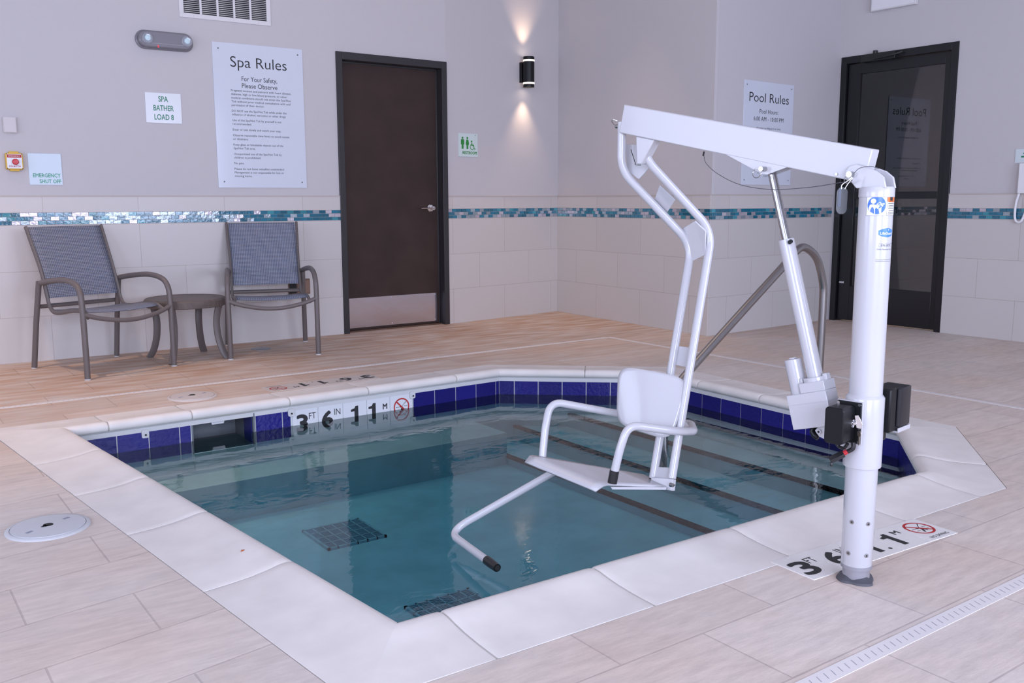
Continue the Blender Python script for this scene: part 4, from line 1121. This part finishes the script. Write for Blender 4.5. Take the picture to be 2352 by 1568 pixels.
# actuator bracket below the beam
lift_plate([bp(.225, .092), (.262, 1.193), (.325, 1.174), (.345, 1.176), bp(.455, .092)], .020, .0245, 'actuator_bracket', M_white)
lift_plate([bp(.225, .092), (.262, 1.193), (.325, 1.174), (.345, 1.176), bp(.455, .092)], -.0245, -.020, 'actuator_bracket', M_white)
m = MB(); m.cyl((.333, -.035, 1.190), (.333, .050, 1.190), .0075, n=16); pin2 = part(m, 'clevis_pin', M_steel); split_ring((.346, .048, 1.178), (0, 1, .2), .014, parent=pin2)
# actuator
RT = Vector((.325, 0, 1.185)); RB = Vector((.250, 0, .980)); AD = (Vector((.148, 0, .557))-Vector((.268, 0, .982))).normalized()
top = Vector((.268, 0, .982)); bot = top-AD*-.46
m = MB(); m.cyl(top-AD*.215, top+AD*.05, .0125, n=24); part(m, 'actuator_rod', M_steel)
m = MB(); m.lathe([(.0235, 0), (.0235, -.004)], 4) if False else None
m.cyl(top, top+AD*.455, .0232, .0232, n=32); TUBE = part(m, 'actuator_tube', M_white, bevel=.001)
m = MB(); c_ = top+Vector((-.022, .012, -.004)); m.cyl(c_+Vector((0, 0, 0)), c_+Vector((-.003, .012, -.002)), .0062, n=14); part(m, 'tube_plug', M_dark, TUBE)
side = Vector((-AD.z, 0, AD.x))   # across the tube, away from the post
if side.x < 0: side = -side
m = MB(); ms = top+AD*.375+side*.060; m.cyl(ms-AD*.022, ms+AD*.10, .0255, n=32); m.cyl(ms-AD*.027, ms-AD*.022, .012, n=20); part(m, 'motor_housing', M_white, bevel=.002)
gb = plane_M(top+AD*.425+side*.026, side, Vector((0, 1, 0))); 
gx = side; gy = Vector((0, 1, 0)); gz = AD
GM = Matrix(((gx.x, gy.x, gz.x, 0), (gx.y, gy.y, gz.y, 0), (gx.z, gy.z, gz.z, 0), (0, 0, 0, 1))); GM.translation = top+AD*.445+side*.022
m = MB(); m.M = GM; m.box(-.062, .066, -.034, .034, .012, .116); m.box(-.062, .018, -.034, .034, -.018, .012); m.cyl((-.022, 0, -.030), (-.022, 0, -.016), .036, n=32); m.box(-.064, -.050, -.012, .012, -.036, -.016); m.box(.010, .020, -.022, .022, -.032, -.016)
m.M = Matrix.Identity(4); part(m, 'gearbox', M_white, bevel=.002)
m = MB(); m.M = GM; m.box(-.0625, .0665, -.0345, .0345, .0425, .0435); part(m, 'gearbox_seam', simple('seam_shadow', (.45, .45, .48), .5))
m = MB(); m.M = GM; m.box(-.028, .012, -.014, .014, .112, .142); m.tube([(.010, .012, .116), (.016, .018, .128), (.012, .018, .140), (.0, .018, .150)], .008, 10); m.M = Matrix.Identity(4); part(m, 'tube_end_fork', M_black, bevel=.003)
piv = GM @ Vector((-.014, 0, .130))
lift_plate([(.045, piv.z+.016), (piv.x+.004, piv.z+.018), (piv.x+.018, piv.z), (piv.x+.004, piv.z-.016), (.045, piv.z-.038)], .018, .024, 'mast_lug', M_white)
lift_plate([(.045, piv.z+.016), (piv.x+.004, piv.z+.018), (piv.x+.018, piv.z), (piv.x+.004, piv.z-.016), (.045, piv.z-.038)], -.024, -.018, 'mast_lug', M_white)
m = MB(); m.cyl((piv.x+.002, -.030, piv.z), (piv.x+.002, .031, piv.z), .0075, n=16); pv = part(m, 'lug_bolt', M_white)
m = MB(); m.cyl((piv.x+.002, .031, piv.z), (piv.x+.002, .0315, piv.z), .0035, n=10); part(m, 'hex_socket', M_dark, pv)
# control box on the pool side of the post (faces the seat side)
def ctrl():
    n_before = set(LIFT.children)
    # flange plane is f=.06; box sticks out along +f
    fl_ = MB(); fl_.box(-.020, .056, .050, .056, .440, .562); P_ = part(fl_, 'mounting_plate', M_white, bevel=.001)
    m = MB(); m.box(-.018, .054, .056, .061, .442, .560); m.build('box_flange', M_black, LIFT, bevel=.002)
    m = MB(); m.prism(rrect(.056, .104, .011, 5), 0, .070, Matrix(((1,0,0,.0265),(0,0,1,.061),(0,-1,0,.500),(0,0,0,1)))); cb = m.build('control_box', M_black, LIFT, bevel=.003)
    for (t_, z_) in ((-.013, .554), (.049, .554), (-.013, .447), (.049, .447)):
        s = MB(); s.cyl((t_, .060, z_), (t_, .064, z_), .0042, n=12); s.build('box_screw', M_steel, cb)
    k = MB(); kx = -.0015; k.cyl((kx+.002, .086, .505), (kx-.007, .086, .505), .0115, n=20); ks = k.build('key_switch', M_chrome, LIFT)
    k = MB(); k.tube([(kx-.007, .086, .505), (kx-.016, .083, .508)], .005, 10); k.prism([(0, .022), (.010, .020), (.004, -.014), (-.008, -.016), (-.012, -.004)], -.002, .002, Matrix.Translation((kx-.018, .080, .508)) @ Matrix.Rotation(PI/2, 4, 'X') @ Matrix.Rotation(.4, 4, 'Y'))
    k.build('key_in_lock', M_chrome, LIFT, bevel=.0006)
    split_ring((kx-.018, .076, .492), (.6, .6, 0), .005, .0008)
    k = MB(); kp = rrect(.015, .016, .006, 4, 0, 0); KM = Matrix.Translation((kx-.020, .074, .476)) @ Matrix.Rotation(PI/2, 4, 'X') @ Matrix.Rotation(-.5, 4, 'Y')
    k.prism(kp, -.0008, .0008, KM); k.prism([(-.003, -.006), (.003, -.006), (.003, -.030), (-.002, -.033), (-.003, -.028)], -.0008, .0008, KM); k.build('hanging_key', simple('brass_key', (.42, .36, .30), .35, .8), LIFT)
    # dangling connector
    c = MB(); c.tube(catmull([(.040, .085, .449), (.036, .080, .432), (.016, .084, .430), (.004, .088, .446)], 5), .0048, 10); c.build('cable_loop', M_rubber, LIFT)
    c = MB(); c.tube(catmull([(-.004, .070, .448), (-.004, .072, .430), (.014, .082, .416)], 5), .0065, 10); c.build('cable', M_rubber, LIFT)
    c = MB(); c.cyl((.008, .079, .421), (.018, .084, .413), .0072, n=10); c.build('red_sleeve', simple('red_tape', (.5, .02, .03), .5), LIFT)
    c = MB(); a_ = Vector((.016, .083, .414)); b2 = Vector((.046, .103, .392)); c.tube([a_, b2], .0115, 4); c.cyl(tuple(b2+Vector((-.004, 0, -.004))), tuple(b2+Vector((-.006, .002, -.016))), .004, n=8); c.build('plug_connector', M_rubber, LIFT, bevel=.002)
    for o in set(LIFT.children)-n_before: o.location.z -= .022
ctrl()
# battery pack on the other side
def battery():
    m = MB(); m.box(-.052, .040, -.090, -.048, .438, .566); m.box(-.030, .020, -.085, -.055, .410, .440); b0 = m.build('battery_holder', M_black, LIFT, bevel=.004)
    m = MB(); m.prism(rrect(.074, .078, .010, 4, -.022, 0), .448, .562, Matrix.Translation((0, -.138, 0))); m.build('battery', simple('battery_black', (.008, .009, .013), .28), LIFT, bevel=.003)
    m = MB(); m.box(-.056, .010, -.172, -.095, .433, .4365); m.box(-.060, -.056, -.172, -.095, .433, .446); m.box(-.060, .010, -.176, -.172, .433, .446); m.build('battery_tray', M_white, LIFT, bevel=.001)
battery()

# seat hanger: two bent tubes
LF = [(.900, 0, 1.362), (.900, 0, 1.205), None, None]
Lp = [Vector((.900, .0, 1.362)), Vector((.900, .0, 1.20)), lp(1589, 562, 3.27), lp(1500, 1098, 3.20)]
Rp = [Vector((.812, .0, 1.33)), Vector((.797, .0, 1.237)), lp(1636, 531, 3.21), lp(1543, 1098, 3.13)]
m = MB(); LT = fillet(Lp, [.050, .065], 10); m.tube(LT, .0146, 20); part(m, 'seat_hanger_tube', M_white)
m = MB(); RTb = fillet(Rp, [.045, .065], 10); m.tube(RTb, .0146, 20); part(m, 'seat_hanger_tube', M_white)
m = MB(); m.cyl((.79, 0, 1.350), (.925, 0, 1.350), .008, n=16); hp = part(m, 'hanger_pin', M_steel)
m = MB(); m.tube([(.915, .0, 1.352), (.932, .004, 1.356), (.936, .012, 1.366), (.928, .012, 1.372), (.914, .006, 1.366)], .002, 8); part(m, 'pin_clip', M_steel, hp)
def quad_plate(pts, th, name, mat=M_white, parent=LIFT, bevel=.001):
    P = [Vector(p) for p in pts]; n_ = (P[1]-P[0]).cross(P[2]-P[0]).normalized()*th/2; k = len(P)
    m = MB(); m.add([p+n_ for p in P]+[p-n_ for p in P], [tuple(range(k)), tuple(range(k, 2*k))[::-1]]+[(i, (i+1) % k, k+(i+1) % k, k+i) for i in range(k)])
    return m.build(name, mat, parent, bevel=bevel)
quad_plate([lp(1436, 331, 3.2), lp(1480, 334, 3.17), lp(1500, 376, 3.15), lp(1468, 412, 3.2), lp(1443, 395, 3.2)], .006, 'gusset_plate', M_white)
quad_plate([lp(1503, 459, 3.23), lp(1516, 425, 3.17), lp(1552, 458, 3.17), lp(1533, 487, 3.24)], .006, 'gusset_plate', M_white)
quad_plate([lp(1568, 524, 3.26), lp(1597, 507, 3.19), lp(1622, 530, 3.19), lp(1620, 584, 3.20), lp(1588, 600, 3.26), lp(1580, 560, 3.26)], .006, 'gusset_plate', M_white)
quad_plate([lp(1556, 794, 3.245), lp(1598, 800, 3.17), lp(1592, 846, 3.165), lp(1548, 837, 3.24)], .006, 'cross_plate', M_white)
quad_plate([lp(1506, 1072, 3.205), lp(1545, 1074, 3.135), lp(1542, 1105, 3.13), lp(1500, 1104, 3.20)], .006, 'cross_plate', M_white)
# stop block under the beam, tapering to its tip
m = MB(); tz = lambda t_: t0.z+(t_-.008)*dx.z/dx.x-.094/dx.x
tipz = 1.218
m.add([(.824, -.02, tz(.824)), (.748, -.02, tz(.748)), (.800, -.02, tipz), (.818, -.02, tipz), (.824, .02, tz(.824)), (.748, .02, tz(.748)), (.800, .02, tipz), (.818, .02, tipz)],
      [(0,1,2,3), (4,5,6,7), (0,1,5,4), (1,2,6,5), (2,3,7,6), (3,0,4,7)])
part(m, 'stop_block', M_white, bevel=.003)
m = MB(); m.tube([(.842, .022, tipz+.05), (.819, .023, tipz-.002), (.798, .023, tipz-.003)], .0014, 6); part(m, 'stop_pad', M_rubber)

# backrest: rounded, gently dished sheet
def sheet(corners, name, dish, nrmsign, th=.005, rr=.30, nu=22, nv=20):
    TL, TR, BR, BL = corners; nrm = (TR-TL).cross(BL-TL).normalized()*nrmsign
    m = MB(); vs = []; idx = {}
    def sq(u, v):   # square -> rounded square
        k = 5.0; a, b_ = abs(u), abs(v)
        mx = max(a, b_)
        if mx == 0: return 0, 0
        l = (a**k+b_**k)**(1/k); s = mx/l
        return u*s, v*s
    def fn(i, j):
        u, v = sq(i*2-1, j*2-1); uu, vv = (u+1)/2, (v+1)/2
        p = (TL*(1-uu)+TR*uu)*(1-vv)+(BL*(1-uu)+BR*uu)*vv
        return p + nrm*dish*(u*u-.4)
    m.grid(fn, nu, nv)
    return m.build(name, M_white, LIFT, solid=th, smooth=60)
sheet((lp(1418, 838, 3.27), lp(1584, 868, 3.15), lp(1540, 1013, 3.12), lp(1414, 972, 3.24)), 'backrest', .018, 1)

# seat pan with rolled front lip
RN, RFp = lp(1530, 1118, 3.13), lp(1478, 1091, 3.23)
FN, FFp = lp(1396, 1113, 3.07), lp(1222, 1046, 3.30)
LN, LFp = lp(1368, 1128, 3.035), lp(1206, 1062, 3.275)
mid = lambda a, b_, t_: a.lerp(b_, t_)
m = MB(); rows = []
for (a, b_) in ((RN, RFp), (mid(RN, FN, .25), mid(RFp, FFp, .28)), (mid(RN, FN, .6), mid(RFp, FFp, .65)), (FN, FFp), (mid(FN, LN, .35)+Vector((0, 0, .004)), mid(FFp, LFp, .35)+Vector((0, 0, .006))), (mid(FN, LN, .72)+Vector((0, 0, .002)), mid(FFp, LFp, .72)+Vector((0, 0, .003))), (LN, LFp)):
    rows.append([a.lerp(b_, k/10) for k in range(11)])
vs = [p for r_ in rows for p in r_]; nr = len(rows)
m.add(vs, [(j*11+i, j*11+i+1, (j+1)*11+i+1, (j+1)*11+i) for j in range(nr-1) for i in range(10)])
PAN = m.build('seat_pan', M_white, LIFT, solid=.007, smooth=60)
quad_plate([lp(1500, 1096, 3.19), lp(1549, 1100, 3.125), lp(1546, 1127, 3.12), lp(1498, 1120, 3.18)], .022, 'seat_bracket', M_white, bevel=.002)
quad_plate([lp(1402, 1117, 3.09), lp(1530, 1118, 3.12), lp(1528, 1124, 3.12), lp(1405, 1123, 3.09)], .012, 'under_rail', M_white)
m = MB(); a_ = lp(1540, 1113, 3.10); b2 = lp(1546, 1114, 3.09); m.cyl(a_, b2, .0075, .0065, n=16); m.cyl(b2, lp(1549, 1114, 3.085), .0035, n=10); part(m, 'seat_bolt', M_steel)

# armrest: one tube from leg to leg behind the back
arm = [lp(1246, 1050, 3.31), lp(1252, 985, 3.32), lp(1264, 921, 3.34), lp(1420, 950, 3.38), lp(1552, 970, 3.32), lp(1588, 974, 3.26), lp(1594, 990, 3.14), lp(1560, 991, 3.07), lp(1443, 975, 3.03), lp(1424, 1030, 3.03), lp(1411, 1085, 3.04)]
m = MB(); AR = fillet(arm, [.03, .075, .05, .05, .02, .02, .05, .09, .03], 8); m.tube(AR, .0138, 18); ARM = part(m, 'armrest_tube', M_white)
m = MB(); m.tube([lp(1411.5, 1080, 3.04), lp(1406, 1109, 3.045)], .0158, 20); part(m, 'armrest_end_cap', M_rubber, ARM)
quad_plate([lp(1556, 965, 3.24), lp(1572, 965, 3.22), lp(1590, 985, 3.19), lp(1560, 985, 3.19)], .004, 'armrest_bracket', M_white)
# footrest tube
ft = [lp(1300, 1068, 3.36), lp(1258, 1092, 3.36), lp(1030, 1222, 3.38), lp(1120, 1288, 3.08)]
m = MB(); m.tube(fillet(ft, [.01, .085], 10), .0138, 18); FT = part(m, 'footrest_tube', M_white)
m = MB(); e0 = lp(1118, 1286, 3.085); e1 = lp(1142, 1304, 3.02); m.tube([e0, mid(e0, e1, .5), e1], [.0155, .0155, .0135], 20); part(m, 'footrest_end_cap', M_rubber, FT)
m = MB(); m.tube([e1, e1+(e1-e0)*.04], .009, 16); part(m, 'cap_hollow', M_dark, FT)

# lanyard wire and the fob hanging from the pivot pin
m = MB(); wz = [lp(1616, 352, 2.93), lp(1622, 375, 2.93), lp(1650, 400, 2.90), lp(1700, 424, 2.84), lp(1770, 435, 2.76), lp(1850, 431, 2.67), lp(1920, 421, 2.58), lp(1958, 414, 2.54)]
m.tube(catmull(wz, 6), .0010, 6); WIRE = part(m, 'lanyard_wire', simple('dark_wire', (.10, .10, .11), .4, .7))
m = MB(); m.tube([lp(1617, 348, 2.93), lp(1615, 358, 2.93)], .0028, 8); part(m, 'wire_ferrule', M_rubber, WIRE)
m = MB(); m.tube(catmull([lp(1961, 398, 2.54), lp(1975, 386, 2.53), lp(2000, 382, 2.53), lp(2018, 387, 2.55)], 5), .0009, 6); part(m, 'ring_wire', simple('dark_wire_b', (.10, .10, .11), .4, .7))
m = MB(); m.tube(catmull([lp(1956, 406, 2.53), lp(1948, 414, 2.53), lp(1934, 424, 2.53), lp(1932, 434, 2.53)], 5), .0016, 6); m.tube(catmull([lp(1958, 408, 2.53), lp(1946, 424, 2.53), lp(1940, 434, 2.53)], 4), .0011, 6); part(m, 'fob_loop', M_steel)
fob = thing('lanyard_fob', 'flat translucent black tag hanging beside the top of the lift post', 'tag', Matrix.Translation(cp(1935, 430, 2.53)))
fm = plane_M((0, 0, 0), tuple(R3), (0, 0, 1)); m = MB(); m.prism(rrect(.030, .074, .0148, 8, 0, -.036), -.0012, .0012, fm)
m.build('tag_body', simple('smoke_plastic', (.006, .0065, .009), .12, coat=.5), fob, bevel=.0008)
m = MB(); m.prism(rrect(.008, .050, .003, 3, -.007, -.028), .0012, .002, fm); m.build('tag_insert', simple('tag_grey', (.045, .055, .09), .2), fob)

# small dried leaf on the coping
m = MB(); m.add([(0, 0, 0), (.012, .003, .002), (.016, .010, .001), (.004, .008, .003)], [(0,1,2,3)]); m.M = I4
o = m.build('leaf_scrap', simple('orange_leaf', (.55, .16, .05), .7), solid=.0008); o.location = (.935, 2.755, .0145); tag(o, 'tiny orange leaf scrap lying on the left coping', 'leaf')
